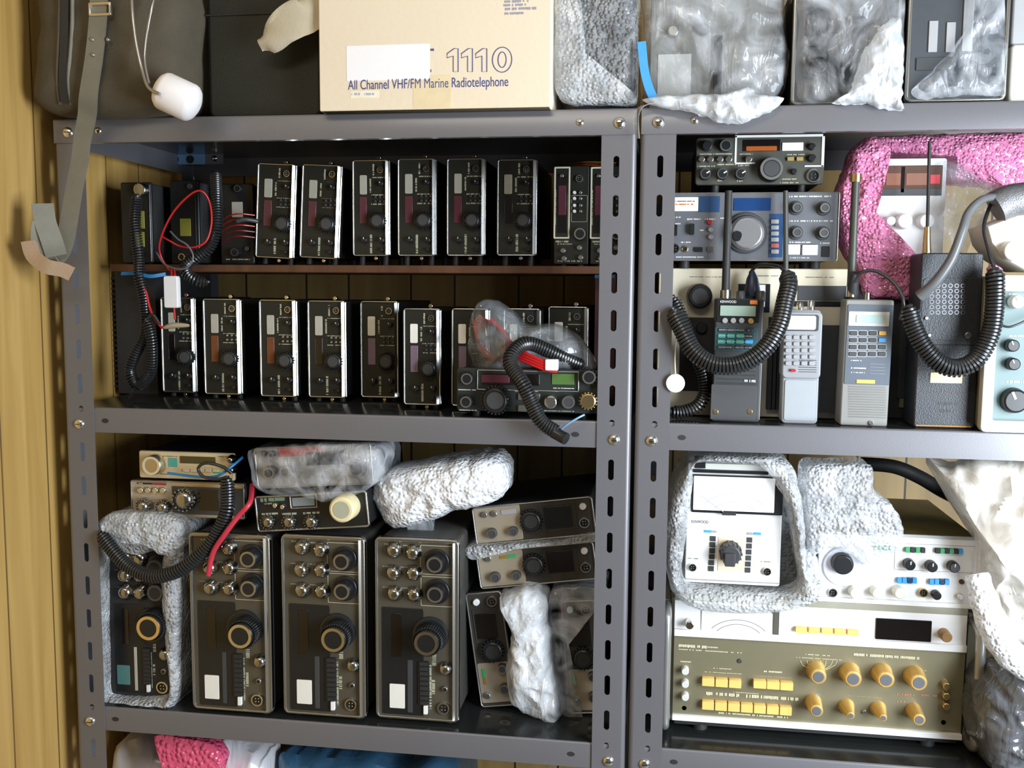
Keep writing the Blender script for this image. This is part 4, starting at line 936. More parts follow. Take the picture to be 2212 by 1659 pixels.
blob([(1198, -90), (1240, -95), (1252, 0), (1254, 120), (1262, 175), (1330, 200), (1372, 205), (1368, 224), (1300, 225), (1225, 221), (1200, 190), (1197, 60)], .012, .016, .02, 67, .006, 30).build('bubble_wrap', BUB, WR, WR.matrix_world if False else Matrix.Translation(WR.location))
def f1(d):
    d.rect('pale_sticker', 1422, 82, 1492, 176, mat('grey_sticker', (.5, .49, .47), .5), .001); d.knob(1455, 30, 12, .01, SILVER); d.knob(1520, 25, 12, .01, DGREY)
    d.rect('handle_strip', 1545, 40, 1558, 180, BLACKM, .006)
bagged('wrapped_radio', 'grey set in a cloudy plastic bag whose loose hem droops over the shelf edge', [(1405, -60), (1680, -60), (1680, 205), (1405, 205)], .05,
       [(1400, -120), (1540, -130), (1690, -120), (1696, 0), (1702, 120), (1695, 190), (1660, 218), (1560, 212), (1440, 214), (1394, 200), (1392, 100)], mat('putty_front', (.2, .195, .18), .5, 0, .15), CLEAR, 62, feats=f1, wl='cloudy clear bag')
e, M_ = root('plastic_hem', P(1560, 262, -.02), 'crumpled clear plastic hem drooping over the right shelf edge', 'plastic')
mb = blob([(1392, 216), (1430, 208), (1500, 205), (1560, 207), (1610, 190), (1640, 205), (1690, 212), (1665, 238), (1620, 256), (1590, 263), (1545, 258), (1500, 240), (1430, 232)], -.016, .016, .012, 63, .012, 34, 18, 110)
mb.build('plastic_film', MILKY, e, M_)
MB().ribbon(pxpath([(1376, 300, -.012), (1374, 262, -.014), (1378, 240, -.015), (1392, 228, -.016), (1420, 222, -.018)], 20), .012, .001, (.6, -.8, 0)).build('plastic_edge', CLEAR, e, M_)
def f2(d):
    for q in ((1745, 20, 1765, 90), (1790, 30, 1830, 60), (1790, 100, 1850, 190)): d.rect('dark_plate', *q, DGREY, .003)
    d.knob(1770, 130, 18, .014, BLACK)
bagged('wrapped_radio', 'silver-framed set with milky plastic bunched over its right half', [(1712, -60), (1945, -60), (1945, 216), (1712, 218)], .02,
       [(1722, -100), (1900, -110), (1950, -60), (1955, 40), (1950, 150), (1948, 205), (1940, 232), (1900, 226), (1860, 214), (1800, 216), (1735, 220), (1720, 160), (1728, 50)], mat('graphite_front', (.1, .1, .1), .4, .2, .1), CLEAR, 64, rimm=SILVER, feats=f2, bulge=.018)
e, M_ = root('plastic_fold', P(1880, 226, -.02), 'bright milky plastic fold hanging in front of the silver-framed set', 'plastic')
blob([(1845, 180), (1870, 110), (1905, 60), (1945, 40), (1952, 110), (1950, 180), (1944, 215), (1950, 234), (1905, 232), (1870, 222), (1830, 226), (1800, 220), (1828, 208)], -.012, .016, .012, 65, .012, 30, 18, 110).build('plastic_film', MILKY, e, M_)
def f3(d):
    d.rect('grey_strip', 2008, 45, 2024, 112, GREY, .002); d.rect('grey_strip', 2046, 48, 2062, 112, GREY, .002); d.rect('grey_strip', 2085, -30, 2100, 110, GREY, .002); d.rect('dark_plate', 1980, 125, 2060, 150, DGREY, .002)
bagged('wrapped_radio', 'dark set with a bright silver frame and pale vertical strips on its front', [(1960, -60), (2178, -62), (2178, 220), (1958, 220)], .012,
       [(1975, 190), (2020, 150), (2060, 110), (2090, 60), (2105, -60), (2165, -60), (2172, 60), (2170, 150), (2168, 205), (2100, 202), (2040, 208), (1985, 212)], mat('slate_front', (.07, .075, .085), .35, .2, .1), CLEAR, 66, rimm=FRAMEM, feats=f3, bulge=.012, thick=.008)
d = Dev('equipment_box', 'pale box cut off at the right end of the top shelf', 'box', [(2187, -60), (2380, -60), (2380, 225), (2186, 222)], y=.015, rest=Z1); d.b(MB().rbox(-d.w / 2, d.w / 2, 0, .3, 0, d.h * .45, .005, .003), 'case', OFFW); d.b(MB().rbox(-d.w / 2, d.w / 2, 0.005, .3, d.h * .45, d.h, .005, .003), 'upper_case', GREY)
thing(MB().ribbon(pxpath([(1386, 90, .0), (1392, 150, -.008), (1402, 190, -.014), (1412, 212, -.018)], 14), .012, .001), 'blue_tape', BLUEB, 'short strip of blue tape beside the cloudy plastic bag', 'tape')

# ================================================================ RIGHT UNIT, UPPER BAY
X1 = .9057
d = Dev('radio_chassis', 'cream-backed set seen from behind, standing behind the handheld radios', 'radio', [(1420, 582), (1836, 588), (1836, 905), (1420, 905)], y=.085, rest=Z2, gap=None)
BK = d; d.case(.3, CREAM); d.panel(mat('cream_back', (.66, .6, .46), .45, .1, .05), .003, .003); d.feet(d.gap, r=.01, inset=.03)
d.knob(1512, 645, 26, .022, BLACK, cap=BLACKM, name='round_plug', n=32)
d.knob(1516, 714, 12, .006, BLACK, name='jack'); d.rect('dark_recess', 1595, 618, 1662, 680, BLACK, .001); d.rect('white_block', 1640, 620, 1652, 668, WHITE, .012)
d.rect('nameplate', 1724, 622, 1834, 655, DGREY, .0015); d.print_([(1728, 628, 1825, 631), (1728, 636, 1800, 639), (1728, 645, 1822, 648)], PRINT)
d.rect('dark_recess', 1700, 655, 1830, 668, BLACK, .001); d.rect('heat_sink', 1770, 708, 1830, 905 - 8, BLACKM, .02); d.rect('dark_recess', 1470, 690, 1540, 850, BLACKM, .001)
for i in range(5): d.rect('cooling_fin', 1662 + i * 9, 690, 1667 + i * 9, 890, BLACKM, .012)
d.print_([(1490, 602, 1560, 604), (1620, 600, 1680, 602), (1740, 603, 1800, 605)], mat('dark_print', (.1, .08, .05), .6))
d = Dev('hf_transceiver', 'wide slate-grey transceiver with a big silver tuning disc, under the small radio', 'radio', [(1437, 412), (1812, 419), (1811, 566), (1437, 562)], y=.075, rest=BK.top, gap=None)
HF = d; d.case(.25, CASE); d.panel(SLATE, .003, .006); d.trim(SILVER, .0015, .0015, .003); d.feet(d.gap, r=.008, inset=.03)
d.rect('meter_window', 1448, 426, 1508, 456, METER, .0015, .001); d.print_([(1460, 440, 1498, 443)], ORANGE, t=.0019); d.print_([(1458, 434, 1500, 436)], mat('dark_print', (.1, .08, .05), .6), t=.0019)
d.rect('navy_panel', 1510, 424, 1555, 458, NAVY, .001); d.rect('digital_display', 1585, 428, 1665, 455, mat('blue_display', (.015, .05, .16), .12), .001)
d.rect('navy_strip', 1663, 462, 1690, 556, NAVY, .0008)
x, z = d.L(1612, 503, -.004); Rr = 44 * d.k
d.b(MB().prof(x, z, [(0, Rr), (-.004, Rr), (-.005, Rr * .97), (-.005, Rr * .86), (-.002, Rr * .84)], 48), 'dial_ring', DGREY)
d.knob(1614, 503, 36, .016, mat('brushed_disc', (.72, .72, .74), .22, .85, .03), name='tuning_knob', n=48); 
x, z = d.L(1592, 510, -.017); d.b(MB().cyl(x, z, -.02, -.015, 11 * d.k, 20, .001), 'finger_dimple', BLACK)
for x, y in ((1722, 448), (1782, 449), (1722, 502), (1780, 503)): d.knob(x, y, 10, .014, DGREY, skirt=1.5, ring=SILVER, name='control_knob')
for x, y, a_ in ((1495, 495, 1.5), (1458, 497, 1)): d.rect('rotary_switch', x - 5, y - 12, x + 5, y + 12, BLACK, .008, .002)
for x, y, m in ((1533, 480, RED), (1535, 496, GREY), (1535, 512, GREY)): d.knob(x, y, 5, .006, m, name='push_button', n=14)
d.socket(1457, 537, 12); d.knob(1480, 538, 7, .003, BRASS, name='jack', cap=BLACK)
d.rect('slide_key', 1500, 534, 1518, 544, BLACK, .003); d.rect('slide_key', 1528, 534, 1542, 544, OLIVE, .003)
for i in range(6): d.rect('band_key', 1666, 474 + i * 13, 1682, 483 + i * 13, GREY if i != 4 else mat('faint_red', (.5, .12, .08), .4), .004, .001)
d.rect('white_key', 1702, 528, 1728, 550, WHITE, .005); d.rect('white_key', 1734, 529, 1766, 551, WHITE, .005); d.rect('square_socket', 1776, 532, 1792, 555, BLACK, .002)
d.print_([(1705, 423, 1795, 426), (1705, 476, 1760, 479), (1763, 476, 1798, 479), (1705, 522, 1750, 525), (1772, 524, 1792, 527), (1705, 556, 1750, 558), (1445, 468, 1470, 471), (1482, 472, 1512, 475), (1468, 522, 1492, 525), (1460, 554, 1520, 557), (1523, 472, 1545, 475), (1452, 482, 1470, 485), (1512, 496, 1524, 499), (1556, 470, 1575, 473), (1522, 428, 1548, 430), (1522, 436, 1548, 438)], WPRINT)
d = Dev('compact_transceiver', 'compact dark radio with amber display on top of the slate transceiver', 'radio', [(1503, 294), (1781, 297), (1781, 400), (1503, 398)], y=.08, rest=HF.top, gap=None)
d.case(.22, CASE); d.panel(mat('dim_taupe', (.07, .07, .058), .4, .2, .1), .004, .006); d.feet(d.gap, inset=.03)
for q in ((1588, 293, 1590.5, 352), (1588, 351, 1632, 354), (1588, 292, 1778, 294.5), (1776, 294, 1779.5, 360), (1738, 357, 1779, 360)): d.rect('edge_line', *q, WPRINT, .0012, .0002)
d.rect('display_window', 1605, 302, 1685, 326, LENS, .001); d.rect('amber_display', 1612, 316, 1678, 325, AMBER, .0018); d.rect('meter_window', 1690, 308, 1735, 325, METER, .0018)
for x in (1516, 1535, 1556, 1575, 1618): d.knob(x, 343, 7, .009, CHROME, name='push_button', n=16)
d.knob(1568, 314, 13, .012, BLACK, ring=SILVER, name='control_knob'); d.knob(1528, 314, 11, .012, BLACK, name='control_knob')
for x in (1524, 1561, 1601): d.knob(x, 375, 12, .013, BLACK, name='control_knob', point=.5, ring=DGREY)
d.knob(1667, 364, 25, .018, BLACK, cap=DGREY, ring=SILVER, name='tuning_knob', n=40)
for x in (1708, 1728): d.rect('amber_key', x - 7, 339, x + 7, 347, mat('dull_gold_key', (.35, .24, .06), .4), .004)
for x, y, r in ((1755, 316, 7), (1755, 341, 8), (1716, 370, 6)): d.knob(x, y, r, .008, BLACK, name='push_button', n=16)
d.socket(1757, 380, 15)
d.print_([(1512, 332, 1580, 334), (1505, 358, 1545, 361), (1550, 354, 1590, 357), (1595, 356, 1618, 359), (1700, 333, 1740, 335), (1690, 386, 1720, 388), (1550, 388, 1560, 392), (1592, 389, 1602, 393), (1685, 394, 1725, 396), (1598, 332, 1625, 334)], PRINT)

def antenna(d, x, y0, y1, r, yl, m=BLACKM, tip=None, base=True):
    """whip standing on the top of a handheld"""
    a_ = P(x[0], y0, d.y + yl); b_ = P(x[1], y1, d.y + yl); mb = MB(); q = r * d.k
    mb.tube([b_, b_.lerp(a_, .1), b_.lerp(a_, .5), a_], q, 12, 0, lambda t: 1 - .12 * t)
    an = d.b(mb, 'antenna', m, world=True)
    if tip: d.b(MB().tube([a_.lerp(b_, .06), a_.lerp(b_, .02), a_ - (b_ - a_) * .01], q * 1.3, 14), 'antenna_tip', tip, world=True)
    if base: d.b(MB().tube([b_ - Vector((0, 0, .006)), b_, b_ + Vector((0, 0, .009))], q * 1.25, 14), 'antenna_base', CHROME, world=True)
def handheld(label, c, y, dep, m, rc=.003, group=None, gap=0, tilt=False):
    d = Dev('handheld_radio', label, 'handheld radio', c, y=y, rest=Z2, gap=gap, tilt=tilt)
    d.b(MB().rbox(-d.w / 2, d.w / 2, 0, dep, 0, d.h, rc, .002), 'body', m); return d
d = handheld('black handheld radio with a green screen and teal keys, left of four', [(1548, 645), (1650, 650), (1640, 914), (1535, 914)], .028, .035, DGREY, tilt=True)
H1 = d
d.rect('faceplate', 1550, 648, 1640, 700, BLACK, .0015, .002); d.rect('screen', 1556, 662, 1632, 686, LCD, .003, .001)
d.text('KENWOOD', 1556, 651, 1590, 657, WPRINT, 'brand_lettering', off=.0019)
d.rect('orange_badge', 1620, 651, 1636, 660, ORANGE, .0022)
for i in range(3): d.knob(1566 + i * 18, 695, 6, .004, GREY, name='push_button', n=14)
d.knob(1622, 696, 6, .004, GOLD, name='push_button', n=14)
d.rect('keypad_plate', 1545, 708, 1635, 762, mat('dark_teal', (.03, .08, .09), .4), .0012, .002)
for r_ in range(4):
    for c_ in range(4):
        m = TEALB if c_ < 3 and r_ in (1, 2) else (DGREY if c_ < 3 else (BLUEB if r_ == 2 else BLACKM))
        d.rect('key', 1552 + c_ * 20 - r_, 711 + r_ * 12.5, 1568 + c_ * 20 - r_, 720 + r_ * 12.5, m, .003, .0012)
d.print_([(1553, 714 + 12.5 * i, 1625, 717 + 12.5 * i) for i in range(4)], WPRINT, t=.0034)
for i in range(7): d.rect('grille_slat', 1548, 775 + i * 9, 1632, 778 + i * 9, BLACKM, .0015, .0005)
d.print_([(1608, 822, 1632, 829)], WPRINT, t=.001)
d.rect('battery_pack', 1537, 832, 1633, 912, mat('battery_grey', (.065, .065, .068), .45, 0, .05), .0015, .002)
for x in (1546, 1620): d.knob(x, 892, 6, .0025, BRASS, name='charging_contact', n=14)
d.b(MB().box((d.w / 2 - .002, .004, .004), (d.w / 2 + .0012, .03, d.h * .62)), 'side_rail', GREY)
antenna(d, (1574, 1567), 412, 640, 9, .018); d.knob(1605, 636, 8, .0, GREY) if False else None
mb = MB(); a = P(1625, 585, .06); b_ = P(1625, 640, .06); mb.tube([b_, b_.lerp(a, .3), b_.lerp(a, .7), a], .012, 14, 0, lambda t: [1, .95, .7, .25][round(t * 3)]); d.b(mb, 'plug_boot', mat('navy_boot', (.012, .02, .05), .35), world=True)
for px_ in (1600, 1643):
    c = P(px_, 640, .045); d.b(MB().loft([[(c.x + q * math.cos(t * PI / 8), c.y + q * math.sin(t * PI / 8), z) for t in range(16)] for z, q in ((c.z - .008, .007), (c.z + .006, .0065), (c.z + .008, .005))]), 'top_knob', DGREY, world=True)
d = handheld('slim silver-grey handheld radio with a bright white screen', [(1692, 672), (1775, 672), (1765, 918), (1690, 918)], .03, .03, mat('silver_grey_plastic', (.34, .35, .37), .35, .2, .05), .006)
d.b(MB().rbox(-d.w / 2 - .0015, d.w / 2 + .0015, -.003, .03, d.h * .4, d.h * .985, .007, .002), 'upper_body', mat('silver_grey_plastic'))
d.rect('screen_bezel', 1695, 682, 1768, 718, DGREY, .0015, .003, base=.003); d.rect('screen', 1699, 684, 1762, 715, mat('bright_lcd', (.9, .92, .8), .25, 0, .02), .0025, .003, base=.003)
for r_ in range(5):
    for c_ in range(4): d.rect('key', 1697 + c_ * 17, 727 + r_ * 14, 1710 + c_ * 17, 736 + r_ * 14, GREY, .0035, .002, base=.003)
for i in range(6): d.rect('grille_slat', 1725, 780 + i * 5, 1764, 782 + i * 5, DGREY, .0005, .0003, base=.003)
d.rect('red_button', 1708, 800, 1719, 806, RED, .004, .001, base=.003)
d.rect('battery_pack', 1696, 823, 1760, 912, mat('silver_blue', (.4, .43, .46), .35, .2, .04), .0015, .003)
for px_, h_ in ((1728, .01), (1752, .013)):
    c = P(px_, 668, .045); d.b(MB().loft([[(c.x + q * math.cos(t * PI / 7), c.y + q * math.sin(t * PI / 7), z) for t in range(14)] for z, q in ((c.z - .008, .0055), (c.z + h_ - .002, .005), (c.z + h_, .0035))]), 'top_knob', CHROME, world=True)
antenna(d, (1697, 1698), 412, 668, 6, .02, mat('whip_rubber', (.05, .055, .05), .45))
d = handheld('grey handheld radio with pale screen, orange key and ribbed lower half', [(1827, 648), (1930, 652), (1918, 926), (1814, 920)], .022, .04, mat('warm_grey_plastic', (.24, .235, .22), .4, .1, .05), tilt=True)
H3 = d
d.rect('keypad_plate', 1832, 660, 1921, 835, mat('blue_grey_plate', (.1, .12, .15), .4, .1, .05), .0012, .002); d.rect('screen_bezel', 1834, 675, 1920, 708, OFFW, .002, .001); d.rect('screen', 1850, 683, 1908, 701, mat('pale_lcd', (.45, .6, .6), .25), .003, .001)
for r_ in range(4):
    for c_ in range(4):
        m = DGREY if c_ < 3 else (mat('amber_orange', (.8, .42, .05), .4) if r_ == 0 else (BLUEB if r_ == 1 else DGREY))
        x, y = 1836 + c_ * 21 - r_ * .6, 718 + r_ * 15; d.rect('key', x, y, x + 15, y + 9, m, .003, .001)
        if c_ < 3 or r_ > 1: d.lines('key_outline', [(x - 2, y - 2, x + 17, y + 11)], WPRINT, .0016, wd=.0006)
for i in range(4): d.rect('grille_slat', 1878, 788 + i * 7, 1912, 790 + i * 7, GREY, .002)
d.print_([(1838, 796, 1870, 800), (1838, 806, 1868, 809), (1838, 780, 1860, 783)], WPRINT, t=.0015)
d.rect('gold_badge', 1850, 822, 1890, 832, GOLD, .002)
for i in range(13): d.rect('ribbing', 1834, 838 + i * 5.4, 1916, 840.5 + i * 5.4, mat('warm_grey_plastic'), .0022, .0008)
d.knob(1882, 917, 5, .003, CHROME, name='screw', n=12)
antenna(d, (1849, 1838), 378, 632, 9.5, .02, mat('olive_whip', (.05, .052, .042), .45), tip=BRASS)
mb = MB(); a = P(1846, 590, .03); b_ = P(1838, 655, .05); mb.tube([b_, b_.lerp(a, .5), a], .011, 14, 0, lambda t: 1 - .45 * t); d.b(mb, 'plug_boot', BLACKM, world=True)
c = P(1873, 642, .045); d.b(MB().loft([[(c.x + q * math.cos(t * PI / 7), c.y + q * math.sin(t * PI / 7), z) for t in range(14)] for z, q in ((c.z - .008, .006), (c.z + .006, .005))]), 'top_knob', CHROME, world=True)
d = handheld('bulky black leather-cased handheld with a punched speaker grille', [(1988, 545), (2130, 555), (2100, 930), (1976, 928)], .022, .06, BLEATH, .004)
mb = MB()
for r_ in range(6):
    for c_ in range(6):
        x, z = d.L(2012 + c_ * 13.5, 621 + r_ * 11.5); mb.loft([circ(x, z, q, yy, 10) for yy, q in ((.0004, .0036), (-.0012, .0032), (-.0012, .002), (.0002, .0018))], 0, False, True)
d.b(mb, 'speaker_grille', mat('worn_chrome', (.3, .3, .32), .25, .9, .2))
d.rect('leather_flap', 1994, 604, 2108, 740, BLEATH, .0008, .006, bv=.0004) 
d.rect('worn_label', 2010, 808, 2078, 832, mat('worn_cream', (.7, .58, .38), .6, 0, .2), .001); d.rect('lower_seam', 1985, 747, 2105, 750, BLACKM, .0015); d.rect('seam', 1985, 850, 2102, 852, mat('rust_leather', (.2, .09, .03), .6), .0008)
d.rect('base_edge', 1978, 921, 2098, 927, mat('orange_leather', (.55, .25, .05), .6), .0012)
d.knob(2092, 728, 7, .005, SILVER, name='press_stud', n=16); d.knob(2002, 691, 4, .004, SILVER, name='press_stud', n=12); d.knob(2008, 728, 4, .004, SILVER, name='press_stud', n=12)
d.print_([(2020, 706, 2060, 714)], DGREY); d.print_([(2028, 872, 2072, 880), (2030, 888, 2066, 896)], DGREY)
antenna(d, (2008, 2002), 305, 545, 4, .03, BLACKM); d.b(MB().tube([P(2002, 546, .05), P(2002, 512, .05), P(2003, 490, .05)], .0062, 12, 0, lambda t: 1 - .3 * t), 'antenna_base', BRASS, world=True)
thing(MB().tube(pxpath([(1985, 640, -.005), (2020, 610, -.015), (2055, 560, -.02), (2078, 500, -.018), (2092, 460, -.01), (2120, 432, .0), (2150, 425, .02)], 40), .0075, 14, 0, lambda t: 1 - .35 * t), 'thick_cable', CABLE, 'thick grey cable curving up from the leather-cased handheld', 'cable')
coil_cord('thick black coiled cord hanging in a U in front of the green-screened handheld', [(1452, 668, -.004), (1470, 705, -.012), (1500, 760, -.02), (1545, 788, -.024), (1600, 786, -.024), (1650, 755, -.02), (1682, 705, -.012), (1696, 650, .0), (1704, 612, .01), (1696, 588, .02)], .0108, .0026, .0048,
          ends=[[(1696, 588, .02), (1680, 575, .04), (1640, 572, .06), (1620, 590, .07)]])
coil_cord('thick black coiled cord hanging in a U across the leather-cased handheld', [(1962, 660, -.012), (1972, 700, -.014), (1995, 748, -.018), (2030, 785, -.02), (2070, 795, -.02), (2110, 775, -.02), (2138, 725, -.02), (2148, 670, -.02), (2150, 610, -.018), (2148, 580, -.012)], .0108, .0026, .0048,
          ends=[[(1962, 660, -.012), (1955, 675, -.01), (1945, 690, -.0), (1952, 650, 0), (1930, 610, .01), (1890, 585, .02), (1858, 590, .025), (1846, 610, .03)], [(2148, 580, -.012), (2135, 540, 0), (2125, 490, .02), (2140, 440, .04)]])
coil_cord('black coiled cord hanging down behind the middle right post', [(1452, 640, .035), (1478, 700, .035), (1500, 760, .045), (1520, 810, .05), (1522, 850, .05), (1505, 878, .045), (1470, 890, .04), (1444, 888, .035)], .0085, .002, .0048)
e, M_ = root('round_tag', P(1458, 848, -.005), 'small round white paper tag on a string beside the middle right post', 'tag')
c = P(1459, 828, -.006); MB().prof(c.x, c.z, [(-.004, .0135), (-.0055, .0135), (-.006, .013)], 32).build('paper_disc', PAPER, e, M_)
MB().tube(pxpath([(1460, 740, .01), (1458, 775, .002), (1459, 810, -.006)], 12), .0009, 6).build('string', PAPER, e, M_)
# grey-green framed set at the right end
d = Dev('field_radio', 'grey-green set with a rounded off-white rim, cut off at the right of the shelf', 'radio', [(2126, 592), (2330, 594), (2335, 934), (2122, 930)], y=.004, rest=Z2, gap=.0)
FD = d; d.case(.3, mat('khaki_case', (.24, .22, .16), .5, .1, .08), .008, .004, .001); d.panel(GREENG, .006, .004)
d.b(MB().frame((-d.w / 2 - .001, d.w / 2, 0, d.h), (-d.w / 2 + .014, d.w / 2 - .01, .016, d.h - .022), -.009, .006, 0, .007, .004), 'trim_frame', OFFW)
for x, y, r in ((2200, 650, 14), (2190, 745, 13), (2192, 785, 13), (2196, 865, 26)): d.knob(x, y, r, .014, BLACK if r != 14 else OFFW, name='control_knob', point=2)
d.knob(2148, 762, 5, .0, CHROME, name='screw', base=.0) if False else None
d.print_([(2180, 722, 2212, 726), (2175, 820, 2212, 826), (2180, 632, 2200, 636)], WPRINT)
thing(MB().tube(pxpath([(2150, 695, -.012), (2175, 706, -.014), (2200, 700, -.014), (2240, 680, -.01)], 20), .0016, 8), 'thin_cable', RUBBER, 'thin black cable crossing the off-white rim at the right', 'cable')
# box under the pink bundle
d = Dev('equipment_box', 'black box behind the grey handheld, carrying the pink bundle', 'box', [(1846, 612), (2118, 616), (2110, 905), (1846, 905)], y=.115, rest=Z2)
PB = d; d.b(MB().rbox(-d.w / 2, d.w / 2, 0, .26, 0, d.h, .004, .002), 'case', BLACKM); d.rect('face_rail', 1945, 700, 1958, 860, DGREY, .004); d.rect('pale_foot', 1945, 830, 1965, 880, mat('khaki_dim', (.2, .18, .1), .5), .003)
# white power supply in pink wrap
d = Dev('power_supply', 'white bench power supply with a smoked display, wrapped in pink bubble wrap', 'power supply', [(1888, 340), (2050, 344), (2032, 560), (1882, 556)], y=.12, rest=None)
d.case(.2, WHITE); d.panel(WPANEL, .004, .006)
d.rect('smoked_display', 1905, 358, 2034, 422, mat('smoke_red', (.14, .08, .06), .15), .0015, .001); d.rect('dark_divider', 1948, 360, 1953, 416, LENS, .002); d.rect('red_light', 2010, 377, 2030, 397, mat('lit_red', (.8, .04, .06), .3), .0025); d.rect('lower_strip', 1905, 408, 2034, 422, DGREY, .002)
d.rect('digit_row', 1915, 374, 1945, 400, mat('dim_orange', (.3, .12, .07), .3), .002); d.rect('digit_row', 1958, 374, 2004, 400, mat('dim_orange'), .002)
for x in (1955, 2003, 1925): d.knob(x, 477, 16 if x != 1925 else 10, .016, WHITE, name='control_knob', n=32)
pk = blob([(1872, 298), (1905, 300), (1925, 320), (1900, 345), (1893, 380), (1878, 420), (1880, 470), (1900, 510), (1940, 550), (1985, 560), (1975, 600), (1930, 615), (1880, 608), (1860, 585), (1830, 548), (1815, 500), (1808, 440), (1822, 380), (1838, 330)], d.y - .01, .022, .05, 71, .009, 34, 20, 120)
d.b(pk, 'pink_bubble_wrap', PINK, 'crumpled pink bubble wrap', world=True)
pk = blob([(1870, 300), (1950, 292), (2080, 290), (2230, 290), (2240, 380), (2200, 420), (2150, 400), (2060, 390), (2052, 340), (1960, 332), (1900, 330)], d.y + .06, .02, .06, 72, .008, 40, 14, 110)
d.b(pk, 'pink_bubble_wrap', PINK, 'pink bubble wrap folded over the top', world=True)
pk = blob([(1862, 590), (1900, 585), (1985, 588), (1990, 625), (1980, 648), (1920, 645), (1870, 640)], d.y - .012, .014, .03, 73, .006, 40, 12, 80); d.b(pk, 'pink_bubble_wrap', PINK, 'lower pink fold', world=True)
cl = blob([(2040, 350), (2090, 365), (2140, 400), (2160, 440), (2110, 500), (2080, 560), (2030, 570), (1990, 560), (2010, 480), (2035, 420)], d.y - .012, .022, .05, 74, .009, 28, 16, 100); d.b(cl, 'clear_film', CLEAR, 'loose clear plastic film', world=True)
# white desk microphone
d = Dev('desk_microphone', 'white desk unit with a round knob on top of the off-white rimmed set', 'microphone', [(2128, 480), (2290, 470), (2290, 586), (2175, 586)], y=.02, rest=FD.top)
mb = MB(); ol = [P(a_, b_, d.y) for a_, b_ in ((2130, 488), (2200, 462), (2300, 440), (2320, 586), (2215, 586), (2168, 560), (2140, 525))]
mb.loft([[q + Vector((0, yy, 0)) for q in ol] for yy in (.08, .004)] + [[q.lerp(sum(ol, Vector()) / len(ol), .06) for q in ol]]); d.b(mb, 'body', mat('ivory_white', (.8, .77, .68), .35, 0, .03), world=True)
d.knob(2192, 535, 21, .018, mat('ivory_white'), name='round_knob', n=36)
d.b(MB().tube(pxpath([(2150, 450, .03), (2180, 436, .03), (2230, 430, .03)], 10), .024, 20), 'grey_head', mat('grey_mesh', (.22, .22, .23), .35, .5, .3, 200, .5, 600), world=True)
thing(blob([(2135, 580), (2150, 572), (2165, 582), (2160, 600), (2140, 600)], -.008, .006, .01, 76, .003, 60, 8, 40), 'pink_scrap', PINK, 'small scrap of pink plastic by the coiled cord at the right', 'scrap')

# ================================================================ RIGHT UNIT, MIDDLE BAY
d = Dev('signal_generator', 'large gold-grey bench instrument with amber keys and side handles', 'instrument', [(1452, 1300), (2098, 1322), (2083, 1612), (1440, 1562)], y=.07, rest=Z3, gap=.008)
SG = d
d.case(.33, mat('putty_case', (.33, .32, .25), .45, .2, .06), .004, .012, .001)
GW = WPANEL
a_ = d.L(1450, 1312, 0); 
def band(name, y0, y1, m, t=.004, base=0, ins=.0): # horizontal band following the panel's own axes
    za, zb2 = d.L(1760, y0, -base - t)[1], d.L(1760, y1, -base - t)[1]
    d.b(MB().rbox(-d.w / 2 + .006 + ins, d.w / 2 - .006 - ins, -base - t, .012, zb2, za, .001, .0006), name, m)
band('upper_panel', 1312, 1378, GW, .003); band('top_rim', 1300, 1313, mat('putty_case'), .004)
band('lower_panel', 1390, 1567, GPANEL, .002); band('white_rail', 1377, 1392, WHITE, .008); band('white_rail', 1566, 1578, WHITE, .008)
d.b(MB().box((-d.w / 2 + .01, .004, -.0), (d.w / 2 - .01, .2, d.L(1760, 1578, 0)[1])), 'dark_plinth', BLACKM)
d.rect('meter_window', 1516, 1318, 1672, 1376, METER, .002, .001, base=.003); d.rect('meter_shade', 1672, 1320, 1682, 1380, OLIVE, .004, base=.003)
mt = MB(); cx, cz = d.L(1594, 1392, -.0055); 
for R_ in (54, 44):
    mt.tube([(cx + R_ * d.k * 1.3 * math.cos(a), -.0053, cz + R_ * d.k * math.sin(a)) for a in [PI * (.2 + .6 * i / 24) for i in range(25)]], .00035, 4)
d.b(mt, 'meter_scale', DGREY)
d.knob(1490, 1352, 9, .02, CHROME, name='toggle_switch'); 
for i in range(5): d.rect('amber_key', 1719 + i * 28, 1356 + i * 1.5, 1743 + i * 28, 1369 + i * 1.5, GOLDB, .008, .001, base=.003)
d.rect('display_window', 1893, 1336, 2011, 1388, LENS, .002, .001, base=.003); d.knob(2046, 1378, 11, .022, mat('brown_knob', (.3, .17, .06), .4), name='control_knob')
for i in range(3): d.rect('amber_key', 1517 + i * 29, 1466 + i * 2, 1543 + i * 29, 1484 + i * 2, GOLDB, .01, .001, base=.002)
for i in range(3): d.rect('amber_key', 1628 + i * 29, 1471 + i * 2, 1655 + i * 29, 1489 + i * 2, GOLDB, .01, .001, base=.002)
for i in range(7): d.rect('amber_key', 1517 + i * 28, 1516 + i * 2, 1542 + i * 28, 1535 + i * 2, GOLDB, .01, .001, base=.002)
for x, y, r in ((1768, 1463, 17), (1843, 1468, 18), (1914, 1470, 18), (1985, 1476, 18)): d.knob(x, y, r, .03, GOLD, cap=SLATE, name='gold_knob', r1=1.25, n=32)
for x, y, r in ((1764, 1537, 14), (1838, 1547, 8), (1908, 1552, 8), (1986, 1556, 13)): 
    d.knob(x, y, r, .036, GOLD, cap=SLATE, name='gold_knob', r1=1.3 if r > 10 else 2.2, n=32)
for k in range(2):
    for y in ((1452, 1480, 1508) if k == 0 else (1480, 1502, 1524)): d.knob(1480 if k == 0 else 2046, y + (0 if k == 0 else 4), 8, .014, OFFW if k == 0 else BRASS, name='connector', n=16)
